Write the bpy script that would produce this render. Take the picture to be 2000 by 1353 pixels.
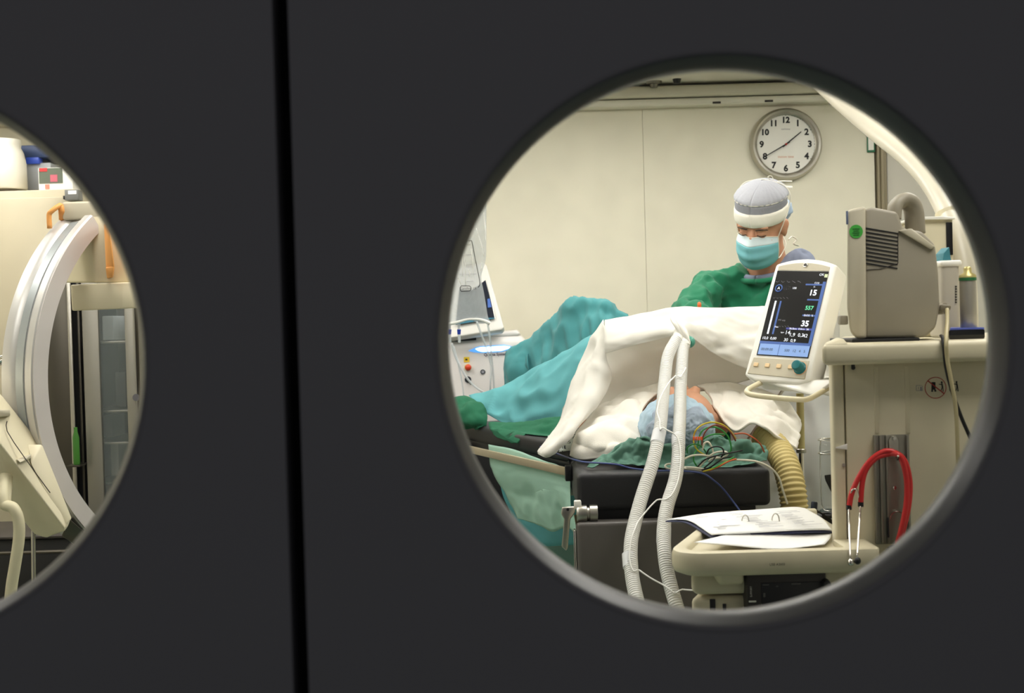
import bpy, bmesh, math, random
from mathutils import Vector, Matrix, noise, Euler

for o in list(bpy.data.objects):
    bpy.data.objects.remove(o, do_unlink=True)
scene = bpy.context.scene
COL = scene.collection

# ------------------------------------------------------------------ camera
F = 2600.0            # focal length in pixels of the 2000 x 1353 frame
EYE = 1.45            # lens height above the floor
PITCH = math.radians(1.22)
ROLL = math.radians(1.6)
RC = (Matrix(((1, 0, 0), (0, 0, -1), (0, 1, 0)))
      @ Matrix.Rotation(-PITCH, 3, 'X') @ Matrix.Rotation(-ROLL, 3, 'Z'))
cam_d = bpy.data.cameras.new('camera')
cam = bpy.data.objects.new('camera', cam_d)
COL.objects.link(cam)
cam.matrix_world = Matrix.Translation((0, 0, EYE)) @ RC.to_4x4()
cam_d.sensor_fit = 'HORIZONTAL'
cam_d.sensor_width = 36.0
cam_d.lens = 36.0 * F / 2000.0
cam_d.clip_start = 0.05
cam_d.dof.use_dof = True
cam_d.dof.focus_distance = 3.5
cam_d.dof.aperture_fstop = 7.0
scene.camera = cam

# ------------------------------------------------------------------ world, exposure
world = bpy.data.worlds.new('corridor_ambient')
scene.world = world
world.use_nodes = True
WB = world.node_tree.nodes['Background']
WB.inputs['Color'].default_value = (1.0, 0.97, 1.02, 1)
WB.inputs['Strength'].default_value = 0.30
vs = scene.view_settings
vs.view_transform = 'Standard'
vs.look = 'None'
vs.exposure = 0.0
vs.gamma = 1.0
vs.use_curve_mapping = False
LIGHT = 11.0          # radiance of the ceiling light diffusers
LIGHT_COLOR = (1.0, 0.968, 0.905)

# ------------------------------------------------------------------ helpers
def P(x, y, d):
    """world point seen at photo pixel x, y that stands d metres into the room"""
    v = RC @ Vector(((x - 1000.0) / F, -(y - 676.5) / F, -1.0))
    return v * (d / v.y) + Vector((0, 0, EYE))

def srgb(r, g, b):
    def c(v):
        v /= 255.0
        return v / 12.92 if v <= 0.04045 else ((v + 0.055) / 1.055) ** 2.4
    return (c(r), c(g), c(b), 1.0)

MATS = {}
def mat(name, rgb, rough=0.6, metal=0.0, bump=0.0, bscale=60.0, var=0.0, vscale=8.0, spec=0.5,
        emit=0.0, sheen=0.0, alpha=1.0, trans=0.0, stretch=None, coat=0.0):
    if name in MATS:
        return MATS[name]
    m = bpy.data.materials.new(name)
    m.use_nodes = True
    nt = m.node_tree
    b = nt.nodes['Principled BSDF']
    col = srgb(*rgb)
    b.inputs['Base Color'].default_value = col
    b.inputs['Roughness'].default_value = rough
    b.inputs['Metallic'].default_value = metal
    b.inputs['Specular IOR Level'].default_value = spec
    b.inputs['Alpha'].default_value = alpha
    b.inputs['Transmission Weight'].default_value = trans
    b.inputs['Coat Weight'].default_value = coat
    if sheen:
        b.inputs['Sheen Weight'].default_value = sheen
    if emit:
        b.inputs['Emission Color'].default_value = col
        b.inputs['Emission Strength'].default_value = emit
    tc = nt.nodes.new('ShaderNodeTexCoord')
    mp = nt.nodes.new('ShaderNodeMapping')
    nt.links.new(tc.outputs['Object'], mp.inputs['Vector'])
    if stretch:
        mp.inputs['Scale'].default_value = stretch
    n2 = nt.nodes.new('ShaderNodeTexNoise')
    n2.inputs['Scale'].default_value = vscale
    n2.inputs['Detail'].default_value = 4
    nt.links.new(mp.outputs['Vector'], n2.inputs['Vector'])
    mx = nt.nodes.new('ShaderNodeMix')
    mx.data_type = 'RGBA'
    v = max(var, 0.03)
    mx.inputs['A'].default_value = (col[0] * (1 - v), col[1] * (1 - v), col[2] * (1 - v), 1)
    mx.inputs['B'].default_value = (min(1, col[0] * (1 + v)), min(1, col[1] * (1 + v)), min(1, col[2] * (1 + v)), 1)
    nt.links.new(n2.outputs['Fac'], mx.inputs['Factor'])
    nt.links.new(mx.outputs['Result'], b.inputs['Base Color'])
    if bump:
        n1 = nt.nodes.new('ShaderNodeTexNoise')
        n1.inputs['Scale'].default_value = bscale
        n1.inputs['Detail'].default_value = 3
        nt.links.new(mp.outputs['Vector'], n1.inputs['Vector'])
        bp = nt.nodes.new('ShaderNodeBump')
        bp.inputs['Strength'].default_value = bump
        bp.inputs['Distance'].default_value = 0.004
        nt.links.new(n1.outputs['Fac'], bp.inputs['Height'])
        nt.links.new(bp.outputs['Normal'], b.inputs['Normal'])
    MATS[name] = m
    return m

def glassy(name, rgb, clear=0.85, rough=0.05, gloss=0.5):
    """thin clear sheet: mostly see-through, with a fresnel shine and a little milky body"""
    m = bpy.data.materials.new(name)
    m.use_nodes = True
    nt = m.node_tree
    nt.nodes.clear()
    out = nt.nodes.new('ShaderNodeOutputMaterial')
    tr = nt.nodes.new('ShaderNodeBsdfTransparent')
    df = nt.nodes.new('ShaderNodeBsdfPrincipled')
    df.inputs['Base Color'].default_value = srgb(*rgb)
    df.inputs['Roughness'].default_value = rough
    df.inputs['Specular IOR Level'].default_value = gloss
    ns = nt.nodes.new('ShaderNodeTexNoise')
    ns.inputs['Scale'].default_value = 14
    mr = nt.nodes.new('ShaderNodeMapRange')
    mr.inputs['To Min'].default_value = max(0, 1 - clear - 0.05)
    mr.inputs['To Max'].default_value = min(1, 1 - clear + 0.05)
    nt.links.new(ns.outputs['Fac'], mr.inputs['Value'])
    mx = nt.nodes.new('ShaderNodeMixShader')
    nt.links.new(mr.outputs['Result'], mx.inputs['Fac'])
    nt.links.new(tr.outputs[0], mx.inputs[1])
    nt.links.new(df.outputs[0], mx.inputs[2])
    nt.links.new(mx.outputs[0], out.inputs['Surface'])
    return m

def cr(pts, n):
    """Catmull-Rom through pts, n samples per span"""
    pts = [Vector(p) for p in pts]
    if len(pts) < 3 or n <= 1:
        if n <= 1:
            return pts
        return [pts[0].lerp(pts[1], i / n) for i in range(n)] + [pts[1]]
    out = []
    for i in range(len(pts) - 1):
        p0 = pts[i - 1] if i else pts[0] * 2 - pts[1]
        p1, p2 = pts[i], pts[i + 1]
        p3 = pts[i + 2] if i + 2 < len(pts) else pts[-1] * 2 - pts[-2]
        for k in range(n):
            t = k / n
            out.append(0.5 * ((2 * p1) + (p2 - p0) * t + (2 * p0 - 5 * p1 + 4 * p2 - p3) * t * t
                              + (3 * p1 - p0 - 3 * p2 + p3) * t ** 3))
    out.append(pts[-1])
    return out

def resample(pts, step):
    out = [pts[0].copy()]
    acc = 0.0
    for a, b in zip(pts, pts[1:]):
        L = (b - a).length
        while L > 0 and acc + L >= step:
            t = (step - acc) / L
            a = a.lerp(b, t)
            out.append(a.copy())
            L = (b - a).length
            acc = 0.0
        acc += L
    return out

class B:
    """collects shapes in world coordinates"""
    def __init__(self):
        self.bm = bmesh.new()

    def merge(self, other):
        me = bpy.data.meshes.new('tmp')
        other.to_mesh(me)
        other.free()
        self.bm.from_mesh(me)
        bpy.data.meshes.remove(me)
        return self

    def box(self, x0, x1, y0, y1, z0, z1, bev=0.0, seg=2, M=None):
        t = bmesh.new()
        bmesh.ops.create_cube(t, size=1.0)
        for v in t.verts:
            v.co = Vector(((x0 + x1) / 2 + v.co.x * (x1 - x0), (y0 + y1) / 2 + v.co.y * (y1 - y0),
                           (z0 + z1) / 2 + v.co.z * (z1 - z0)))
        if bev:
            bmesh.ops.bevel(t, geom=t.edges[:], offset=bev, segments=seg, affect='EDGES', profile=0.5)
        if M is not None:
            bmesh.ops.transform(t, matrix=M, verts=t.verts[:])
        return self.merge(t)

    def pbox(self, px0, py0, px1, py1, d0, d1, bev=0.0, seg=2):
        xm, ym = (px0 + px1) / 2, (py0 + py1) / 2
        return self.box(P(px0, ym, d0).x, P(px1, ym, d0).x, d0, d1, P(xm, py1, d0).z, P(xm, py0, d0).z, bev, seg)

    def hull(self, pts, bev=0.0, seg=2):
        t = bmesh.new()
        for p in pts:
            t.verts.new(p)
        r = bmesh.ops.convex_hull(t, input=t.verts[:])
        junk = [e for e in r['geom_interior'] if isinstance(e, bmesh.types.BMVert)]
        if junk:
            bmesh.ops.delete(t, geom=junk, context='VERTS')
        bmesh.ops.dissolve_limit(t, angle_limit=0.03, verts=t.verts[:], edges=t.edges[:])
        if bev:
            bmesh.ops.bevel(t, geom=t.edges[:], offset=bev, segments=seg, affect='EDGES', profile=0.5)
        return self.merge(t)

    def prism(self, poly, vec, bev=0.0, seg=2):
        """polygon (world points) pushed along vec"""
        t = bmesh.new()
        vec = Vector(vec)
        f = t.faces.new([t.verts.new(p) for p in poly])
        ex = bmesh.ops.extrude_face_region(t, geom=[f])
        for v in ex['geom']:
            if isinstance(v, bmesh.types.BMVert):
                v.co += vec
        bmesh.ops.recalc_face_normals(t, faces=t.faces[:])
        if bev:
            bmesh.ops.bevel(t, geom=t.edges[:], offset=bev, segments=seg, affect='EDGES', profile=0.5)
        return self.merge(t)

    def tube(self, pts, r, seg=10, n=6, caps=True, rfun=None, step=None, flat=None):
        path = cr(pts, n)
        if step:
            path = resample(path, step)
        N = len(path)
        rr = r if isinstance(r, (list, tuple)) else None
        bm = self.bm
        T = [(path[min(i + 1, N - 1)] - path[max(i - 1, 0)]).normalized() for i in range(N)]
        up = Vector((0, 0, 1)) if abs(T[0].z) < 0.9 else Vector((0, 1, 0))
        nrm = (up - T[0] * up.dot(T[0])).normalized()
        rings = []
        s = 0.0
        for i in range(N):
            if i:
                s += (path[i] - path[i - 1]).length
            nrm = (nrm - T[i] * nrm.dot(T[i])).normalized()
            bi = T[i].cross(nrm)
            if rr:
                u = i / (N - 1) * (len(rr) - 1)
                k = min(int(u), len(rr) - 2)
                rad = rr[k] + (rr[k + 1] - rr[k]) * (u - k)
            else:
                rad = r
            if rfun:
                rad = rfun(s, rad)
            fx = flat if flat else 1.0
            rings.append([bm.verts.new(path[i] + (nrm * math.cos(a) * fx + bi * math.sin(a)) * rad)
                          for a in [2 * math.pi * k / seg for k in range(seg)]])
        for a, b in zip(rings, rings[1:]):
            for k in range(seg):
                bm.faces.new((a[k], a[(k + 1) % seg], b[(k + 1) % seg], b[k]))
        if caps:
            bm.faces.new(rings[0][::-1])
            bm.faces.new(rings[-1])
        return self

    def cyl(self, a, b, r, seg=20, r2=None):
        return self.tube([a, b], [r, r if r2 is None else r2], seg=seg, n=1)

    def ball(self, c, rx, ry=None, rz=None, M=None, seg=24, rings=14):
        t = bmesh.new()
        bmesh.ops.create_uvsphere(t, u_segments=seg, v_segments=rings, radius=1.0)
        S = Matrix.Diagonal((rx, ry or rx, rz or rx, 1))
        X = Matrix.Translation(c) @ S if M is None else M @ Matrix.Translation(c) @ S
        bmesh.ops.transform(t, matrix=X, verts=t.verts[:])
        return self.merge(t)

    def lathe(self, c, prof, axis=(0, 0, 1), seg=32):
        """prof: list of (radius, offset along axis)"""
        ax = Vector(axis).normalized()
        up = Vector((0, 0, 1)) if abs(ax.z) < 0.9 else Vector((1, 0, 0))
        u = ax.cross(up).normalized()
        w = ax.cross(u)
        c = Vector(c)
        bm = self.bm
        rings = []
        for r, h in prof:
            if r < 1e-6:
                rings.append([bm.verts.new(c + ax * h)])
            else:
                rings.append([bm.verts.new(c + ax * h + (u * math.cos(a) + w * math.sin(a)) * r)
                              for a in [2 * math.pi * k / seg for k in range(seg)]])
        for a, b in zip(rings, rings[1:]):
            for k in range(seg):
                k2 = (k + 1) % seg
                q = [a[k % len(a)], a[k2 % len(a)], b[k2 % len(b)], b[k % len(b)]]
                q2 = []
                for v in q:
                    if v not in q2:
                        q2.append(v)
                if len(q2) > 2:
                    bm.faces.new(q2)
        return self

    def torus(self, c, R, r, axis=(0, 0, 1), seg=32, sub=8, a0=0.0, a1=2 * math.pi):
        ax = Vector(axis).normalized()
        up = Vector((0, 0, 1)) if abs(ax.z) < 0.9 else Vector((1, 0, 0))
        u = ax.cross(up).normalized()
        w = ax.cross(u)
        full = abs(a1 - a0 - 2 * math.pi) < 1e-6
        n = seg if full else seg + 1
        rings = []
        for i in range(n):
            a = a0 + (a1 - a0) * i / seg
            d = u * math.cos(a) + w * math.sin(a)
            rings.append([self.bm.verts.new(Vector(c) + d * (R + r * math.cos(t)) + ax * r * math.sin(t))
                          for t in [2 * math.pi * k / sub for k in range(sub)]])
        for i in range(n if full else n - 1):
            a, b = rings[i], rings[(i + 1) % n]
            for k in range(sub):
                self.bm.faces.new((a[k], a[(k + 1) % sub], b[(k + 1) % sub], b[k]))
        if not full:
            self.bm.faces.new(rings[0][::-1])
            self.bm.faces.new(rings[-1])
        return self

    def poly(self, pts):
        self.bm.faces.new([self.bm.verts.new(p) for p in pts])
        return self

    def grid(self, rows):
        vs_ = [[self.bm.verts.new(p) for p in r] for r in rows]
        for a, b in zip(vs_, vs_[1:]):
            for k in range(len(a) - 1):
                self.bm.faces.new((a[k], a[k + 1], b[k + 1], b[k]))
        return self

    def cloth(self, rows, nu=10, nv=10, amp=0.006, freq=9.0, seed=0, st=(1, 1), edge=0.35):
        """rows of (px, py, depth) control points -> smooth wrinkled sheet"""
        R = [[P(*p) for p in r] for r in rows]
        R = [cr(r, nu) for r in R]
        cols = list(zip(*R))
        cols = [cr(c, nv) for c in cols]
        G = [list(r) for r in zip(*cols)]
        nr, nc = len(G), len(G[0])
        out = []
        for i in range(nr):
            row = []
            for j in range(nc):
                a = G[min(i + 1, nr - 1)][j] - G[max(i - 1, 0)][j]
                b = G[i][min(j + 1, nc - 1)] - G[i][max(j - 1, 0)]
                nm = a.cross(b)
                nm = nm.normalized() if nm.length > 1e-12 else Vector((0, -1, 0))
                p = G[i][j]
                q = Vector((p.x * st[0], p.y, p.z * st[1])) * freq + Vector((seed * 7.3, seed * 3.1, seed))
                w1 = noise.noise(q)
                w2 = 1 - abs(noise.noise(q * 1.7 + Vector((5, 2, 9)))) * 2.2
                w3 = noise.noise(q * 4.1)
                u = min(i, nr - 1 - i) / max(1, nr * 0.12)
                v = min(j, nc - 1 - j) / max(1, nc * 0.12)
                k = edge + (1 - edge) * min(1, u, v)
                row.append(p + nm * amp * k * (w1 + 0.6 * w2 + 0.25 * w3))
            out.append(row)
        return self.grid(out)

def push(b, f):
    """move every vertex of b to f(position); f returns None to leave it"""
    for v in b.bm.verts:
        q = f(v.co)
        if q is not None:
            v.co = q
    return b

WLOC = {}
def empty(name, loc, label=None, cat=None, group=None, kind=None):
    o = bpy.data.objects.new(name, None)
    o.empty_display_size = 0.05
    o.location = loc
    COL.objects.link(o)
    WLOC[o.name] = Vector(loc)
    tag(o, label, cat, group, kind)
    return o

def tag(o, label=None, cat=None, group=None, kind=None):
    if label: o['label'] = label
    if cat: o['category'] = cat
    if group: o['group'] = group
    if kind: o['kind'] = kind
    return o

def make(name, b, m, parent=None, label=None, cat=None, group=None, kind=None, smooth=40, solid=0.0,
         remesh=0.0, relax=0, keep=False):
    bm = b.bm
    if not keep and not solid:
        bmesh.ops.recalc_face_normals(bm, faces=bm.faces[:])
    me = bpy.data.meshes.new(name)
    bm.to_mesh(me)
    bm.free()
    if parent is not None:
        org = WLOC[parent.name]
    else:
        xs = [v.co for v in me.vertices]
        lo = [min(v[i] for v in xs) for i in range(3)]
        hi = [max(v[i] for v in xs) for i in range(3)]
        org = Vector(((lo[0] + hi[0]) / 2, (lo[1] + hi[1]) / 2, lo[2]))
    me.transform(Matrix.Translation(-org))
    me.materials.append(m)
    o = bpy.data.objects.new(name, me)
    COL.objects.link(o)
    WLOC[o.name] = org
    if parent is not None:
        o.parent = parent
    else:
        o.location = org
    if remesh:
        md = o.modifiers.new('Remesh', 'REMESH')
        md.mode = 'VOXEL'
        md.voxel_size = remesh
        md.use_smooth_shade = True
    if relax:
        md = o.modifiers.new('Smooth', 'SMOOTH')
        md.factor = 0.5
        md.iterations = relax
    if solid:
        md = o.modifiers.new('Solidify', 'SOLIDIFY')
        md.thickness = solid
        md.offset = 0
    if smooth:
        me.shade_smooth()
        if smooth < 180:
            me.set_sharp_from_angle(angle=math.radians(smooth))
    tag(o, label, cat, group, kind)
    return o

def text(s, size, c, right, up, m, parent, name='lettering', depth=0.0006, bold=0.0, spacing=1.0):
    """flat lettering centred at c"""
    cu = bpy.data.curves.new('tmp', 'FONT')
    cu.body = s
    cu.size = size
    cu.align_x = 'CENTER'
    cu.align_y = 'CENTER'
    cu.offset = bold
    cu.space_character = spacing
    cu.resolution_u = 3
    to = bpy.data.objects.new('tmp', cu)
    COL.objects.link(to)
    bpy.context.view_layer.update()
    me = bpy.data.meshes.new_from_object(to)
    bpy.data.objects.remove(to, do_unlink=True)
    bpy.data.curves.remove(cu)
    r = Vector(right).normalized()
    u = Vector(up)
    u = (u - r * u.dot(r)).normalized()
    n = r.cross(u)
    c = Vector(c) + n * depth
    M = Matrix(((r.x, u.x, n.x, c.x), (r.y, u.y, n.y, c.y), (r.z, u.z, n.z, c.z), (0, 0, 0, 1)))
    me.transform(M)
    b = B()
    b.bm.from_mesh(me)
    bpy.data.meshes.remove(me)
    return make(name, b, m, parent, smooth=0, keep=True)

# ------------------------------------------------------------------ materials
M_WALL = mat('wall_cream', (229, 224, 204), 0.55, bump=0.05, bscale=300, var=0.03, vscale=1.5)
M_CEIL = mat('ceiling_beige', (214, 210, 198), 0.7, var=0.03)
M_FLOOR = mat('floor_vinyl', (120, 140, 128), 0.45, var=0.12, vscale=20)
M_TRIM = mat('trim_white', (226, 222, 206), 0.4)
M_DOOR = mat('door_charcoal', (78, 78, 80), 0.62, bump=0.12, bscale=900, var=0.04, vscale=3, spec=0.3)
M_DOORRIM = mat('porthole_rim', (58, 58, 60), 0.38, spec=0.5)
M_SEAL = mat('door_seal', (10, 10, 11), 0.8, spec=0.1)
M_STEEL = mat('brushed_steel', (190, 186, 176), 0.32, 1.0, bump=0.05, bscale=200, stretch=(1, 1, 20))
M_CHROME = mat('chrome', (215, 212, 205), 0.14, 1.0)
M_DARKSTEEL = mat('dark_steel', (92, 88, 80), 0.35, 1.0, var=0.15, vscale=3)
M_BEIGE = mat('device_beige', (216, 207, 178), 0.45, bump=0.02, bscale=900)
M_BEIGE2 = mat('device_greybeige', (196, 188, 166), 0.5, bump=0.03, bscale=900)
M_GREYB = mat('monitor_grey', (154, 147, 130), 0.5, bump=0.03, bscale=900)
M_WHITEPL = mat('white_plastic', (240, 238, 230), 0.35)
M_BLACKPL = mat('black_plastic', (18, 18, 20), 0.45)
M_DARKPL = mat('dark_brown_plastic', (52, 46, 42), 0.5)
M_VINYL = mat('black_vinyl', (34, 34, 36), 0.5, bump=0.12, bscale=500, var=0.1, spec=0.35)
M_VINYL_LIT = mat('black_vinyl_lit', (88, 84, 80), 0.42, bump=0.3, bscale=14, var=0.15, vscale=6)  # black pad vinyl, greyed to carry the room light falling on it
M_DRAPE = mat('white_drape', (243, 241, 234), 0.85, bump=0.05, bscale=700, sheen=0.2)
def thin(m, w):
    """let some light through a thin sheet"""
    nt = m.node_tree
    b = nt.nodes['Principled BSDF']
    tl = nt.nodes.new('ShaderNodeBsdfTranslucent')
    mx = nt.nodes.new('ShaderNodeMixShader')
    mx.inputs['Fac'].default_value = w
    src = [l for l in nt.links if l.to_node == b and l.to_socket.name == 'Base Color'][0].from_socket
    nt.links.new(src, tl.inputs['Color'])
    nt.links.new(b.outputs[0], mx.inputs[1])
    nt.links.new(tl.outputs[0], mx.inputs[2])
    nt.links.new(mx.outputs[0], nt.nodes['Material Output'].inputs['Surface'])
thin(M_DRAPE, 0.34)
M_BLANKET = mat('blanket_white', (238, 233, 222), 0.95, bump=0.15, bscale=350, sheen=0.3)
M_TEAL = mat('teal_drape', (60, 138, 142), 0.8, bump=0.05, bscale=600, var=0.06, sheen=0.1)
M_TEAL2 = mat('light_teal_drape', (100, 178, 184), 0.75, bump=0.05, bscale=600, var=0.05)
M_MINT = mat('mint_bag', (190, 230, 214), 0.5, bump=0.04, bscale=60, var=0.06)
thin(M_TEAL2, 0.2)
thin(M_MINT, 0.3)
M_GOWN = mat('surgical_green', (20, 120, 84), 0.85, bump=0.5, bscale=16, var=0.06, sheen=0.15)
M_SAGE = mat('sage_cloth', (92, 132, 116), 0.9, bump=0.1, bscale=500, var=0.08)
M_DKGREEN = mat('dark_green_cloth', (20, 98, 68), 0.9, bump=0.1, bscale=500, var=0.1)
M_SKIN = mat('skin', (205, 150, 118), 0.55, bump=0.05, bscale=250, var=0.06, vscale=12)
M_HAIR = mat('brown_hair', (60, 46, 36), 0.7, bump=0.3, bscale=200)
M_CAPBLUE = mat('cap_pale_blue', (168, 192, 208), 0.8, bump=0.25, bscale=90, var=0.08, vscale=30)
M_CAPGREY = mat('cap_grey', (150, 152, 160), 0.8, bump=0.3, bscale=260, var=0.1, vscale=60)
M_BAND = mat('cap_headband_white', (244, 241, 228), 0.85, bump=0.1, bscale=120)
M_MASK = mat('mask_blue', (128, 196, 206), 0.8, bump=0.08, bscale=300, var=0.04)
M_MASKTOP = mat('mask_white', (206, 222, 226), 0.8, bump=0.08, bscale=300)
M_SCRUB = mat('scrub_grey_blue', (128, 136, 158), 0.85, bump=0.1, bscale=300)
M_HOSE = mat('hose_white', (238, 238, 234), 0.35, spec=0.5)
M_YHOSE = mat('hose_yellow', (216, 196, 130), 0.6)
M_KHAKI = mat('post_khaki', (176, 164, 108), 0.5)
M_RED = mat('stethoscope_red', (205, 40, 40), 0.4)
M_SCREEN = mat('screen_dark', (26, 25, 26), 0.25, spec=0.4)
M_SBLUE = mat('screen_blue', (60, 92, 160), 0.4, emit=0.25)
M_SBLUE2 = mat('screen_pale_blue', (120, 150, 200), 0.4, emit=0.55)
M_SWHITE = mat('screen_white', (225, 230, 240), 0.4, emit=0.8)
M_SGREEN = mat('screen_green', (90, 200, 150), 0.4, emit=0.5)
M_KNOB = mat('knob_teal', (10, 108, 112), 0.35)
M_INK = mat('black_ink', (18, 18, 18), 0.7)
M_REDINK = mat('red_ink', (170, 40, 34), 0.7)
M_PAPER = mat('paper', (246, 246, 244), 0.9)
M_PAPERB = mat('paper_blue_cover', (66, 70, 104), 0.6)
M_GREYINK = mat('grey_ink', (150, 150, 158), 0.8)
M_ORANGE = mat('orange_grip', (226, 158, 84), 0.5)
M_CLOCKFACE = mat('clock_face', (236, 234, 226), 0.6)
M_GREENST = mat('green_sticker', (62, 170, 60), 0.6)
M_YELLOW = mat('yellow_label', (230, 196, 40), 0.6)
M_REDBTN = mat('red_button', (206, 62, 30), 0.35)
M_BLUECLIP = mat('blue_clip', (30, 60, 160), 0.4)
M_GLASS = glassy('window_glass', (24, 28, 27), 0.95, 0.02)
M_CABGLASS = glassy('cabinet_glass', (150, 160, 160), 0.78, 0.08)  # grey milkiness in the colour stands in for reflections on the pane
M_BAG = glassy('bag_film', (214, 220, 224), 0.6, 0.2)
M_TUBECLR = glassy('clear_tube', (226, 232, 236), 0.45, 0.15)
M_JAR = glassy('clear_jar', (190, 196, 192), 0.65, 0.05)

# ================================================================== THE SETTING
WY = 5.60             # back wall
DY = 1.25             # door face
CZ = 2.40             # ceiling
XL, XR = -2.9, 2.7

make('floor', B().box(XL - 0.1, XR + 0.1, -1.6, WY + 0.1, -0.08, 0.0), M_FLOOR, kind='structure', smooth=0)
ceil = make('ceiling', B().box(XL - 0.1, XR + 0.1, DY + 0.02, WY + 0.1, CZ, CZ + 0.08), M_CEIL, kind='structure', smooth=0)
make('wall_left', B().box(XL - 0.1, XL, DY, WY, 0, CZ), M_WALL, kind='structure', smooth=0)
make('wall_right', B().box(XR, XR + 0.1, DY, WY, 0, CZ), M_WALL, kind='structure', smooth=0)
wall_back = make('wall_back', B().box(XL - 0.1, XR + 0.1, WY + 0.03, WY + 0.12, 0, CZ), M_WALL, kind='structure', smooth=0)
XD0 = P(1711, 340, WY).x          # left edge of the steel door frame
seam_x = P(1259, 400, WY).x
xs = [XL]
x = seam_x - 1.2 * 3
while x < XD0 - 0.2:
    if x > XL + 0.2:
        xs.append(x)
    x += 1.2
xs.append(XD0 - 0.005)
for a, b in zip(xs, xs[1:]):
    make('wall_panel', B().box(a + 0.0005, b - 0.0005, WY, WY + 0.03, 0.0, CZ, 0.0008, 1), M_WALL, wall_back, smooth=0)
XD1 = XD0 + 1.0
make('wall_panel', B().box(XD1 + 0.1, XR, WY, WY + 0.03, 0.0, CZ, 0.0015, 1), M_WALL, wall_back, smooth=0)
make('wall_panel', B().box(XD0 + 0.0, XD1 + 0.1, WY, WY + 0.03, 2.26, CZ, 0.0015, 1), M_WALL, wall_back, smooth=0)
# door in the back wall
d1 = empty('door_1', (XD0 + 0.5, WY, 0), kind='structure')
fr = B()
for k, (w0, w1, pr) in enumerate(((0.0, 0.012, 0.02), (0.012, 0.026, 0.035), (0.026, 0.040, 0.02))):
    fr.box(XD0 + w0, XD0 + w1, WY - pr, WY + 0.03, 0, 2.24, 0.002, 1)
fr.box(XD1 + 0.04, XD1 + 0.08, WY - 0.03, WY + 0.03, 0, 2.24, 0.002, 1)
fr.box(XD0, XD1 + 0.08, WY - 0.03, WY + 0.03, 2.24, 2.28, 0.002, 1)
make('door_frame', fr, mat('frame_bronze', (150, 140, 116), 0.4, 0.5), d1)
leaf = make('door_leaf', B().box(XD0 + 0.045, XD1 + 0.036, WY - 0.005, WY + 0.028, 0.01, 2.236, 0.003, 1),
            mat('door_leaf_grey', (206, 202, 190), 0.5), d1)
make('door_handle', B().tube([(XD1 - 0.06, WY - 0.005, 1.0), (XD1 - 0.06, WY - 0.05, 1.0), (XD1 - 0.06, WY - 0.05, 1.3),
                              (XD1 - 0.06, WY - 0.005, 1.3)], 0.010, n=1), M_STEEL, leaf)
# cove rail under the ceiling along the back wall
t1 = empty('trim_1', (0, WY - 0.05, 2.32), kind='structure')
z0 = P(1400, 204, WY - 0.07).z
b = B().box(XL, XD1 + 0.08, WY - 0.075, WY, z0, z0 + 0.030, 0.008, 3)
make('cove_rail', b, M_TRIM, t1)
b = B().box(XL, XD1 + 0.08, WY - 0.115, WY - 0.005, z0 + 0.034, CZ - 0.012, 0.012, 3)
make('cove_rail', b, mat('trim_rail_beige', (214, 209, 192), 0.45), t1)
for px in (1400, 1502):
    make('rail_clip', B().pbox(px - 8, 198 - (px - 1400) * 0.03, px + 8, 202 - (px - 1400) * 0.03, WY - 0.079, WY - 0.05, 0.001), M_DARKPL, t1)
c = P(1627, 199, WY - 0.085)
make('hook_ring', B().torus(c, 0.019, 0.004, (0.3, -1, 0)), M_CHROME, t1)
c = P(1277, 160, 5.46); c.z = CZ
make('ceiling_rosette', B().lathe(c, [(0.0, -0.028), (0.014, -0.026), (0.018, -0.012), (0.030, -0.010), (0.033, 0.0)], (0, 0, 1)),
     mat('rosette_metal', (120, 118, 110), 0.3, 0.9), ceil)
c = P(1322, 155, 5.42); c.z = CZ
make('ceiling_sensor', B().lathe(c, [(0.0, -0.02), (0.012, -0.018), (0.016, -0.006), (0.018, 0.0)], (0, 0, 1)), M_BLACKPL, ceil)

# ceiling lights of the operating room
M_LAMP = bpy.data.materials.new('light_diffuser')
M_LAMP.use_nodes = True
bs = M_LAMP.node_tree.nodes['Principled BSDF']
bs.inputs['Base Color'].default_value = (0.8, 0.8, 0.8, 1)
bs.inputs['Emission Color'].default_value = (*LIGHT_COLOR, 1)
bs.inputs['Emission Strength'].default_value = LIGHT
for i, (x, y) in enumerate(((-1.6, 2.15), (1.0, 2.15), (-2.0, 3.3), (-0.85, 3.3), (0.3, 3.3), (1.45, 3.3), (-2.0, 4.6), (-0.85, 4.6), (0.3, 4.6), (1.45, 4.6))):  # first pair is extra, added out of view to brighten faces toward the door
    e = empty('ceiling_light', (x, y, CZ), 'square recessed ceiling light panel with a white metal frame', 'ceiling light', 'recessed ceiling lights')
    f = B()
    for s in (-1, 1):
        f.box(x + s * 0.31 - 0.015, x + s * 0.31 + 0.015, y - 0.325, y + 0.325, CZ - 0.014, CZ, 0.003, 1)
        f.box(x - 0.295, x + 0.295, y + s * 0.31 - 0.015, y + s * 0.31 + 0.015, CZ - 0.014, CZ, 0.003, 1)
    make('light_frame', f, M_WHITEPL, e)
    make('diffuser', B().box(x - 0.295, x + 0.295, y - 0.295, y + 0.295, CZ - 0.008, CZ), M_LAMP, e, smooth=0)

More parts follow.
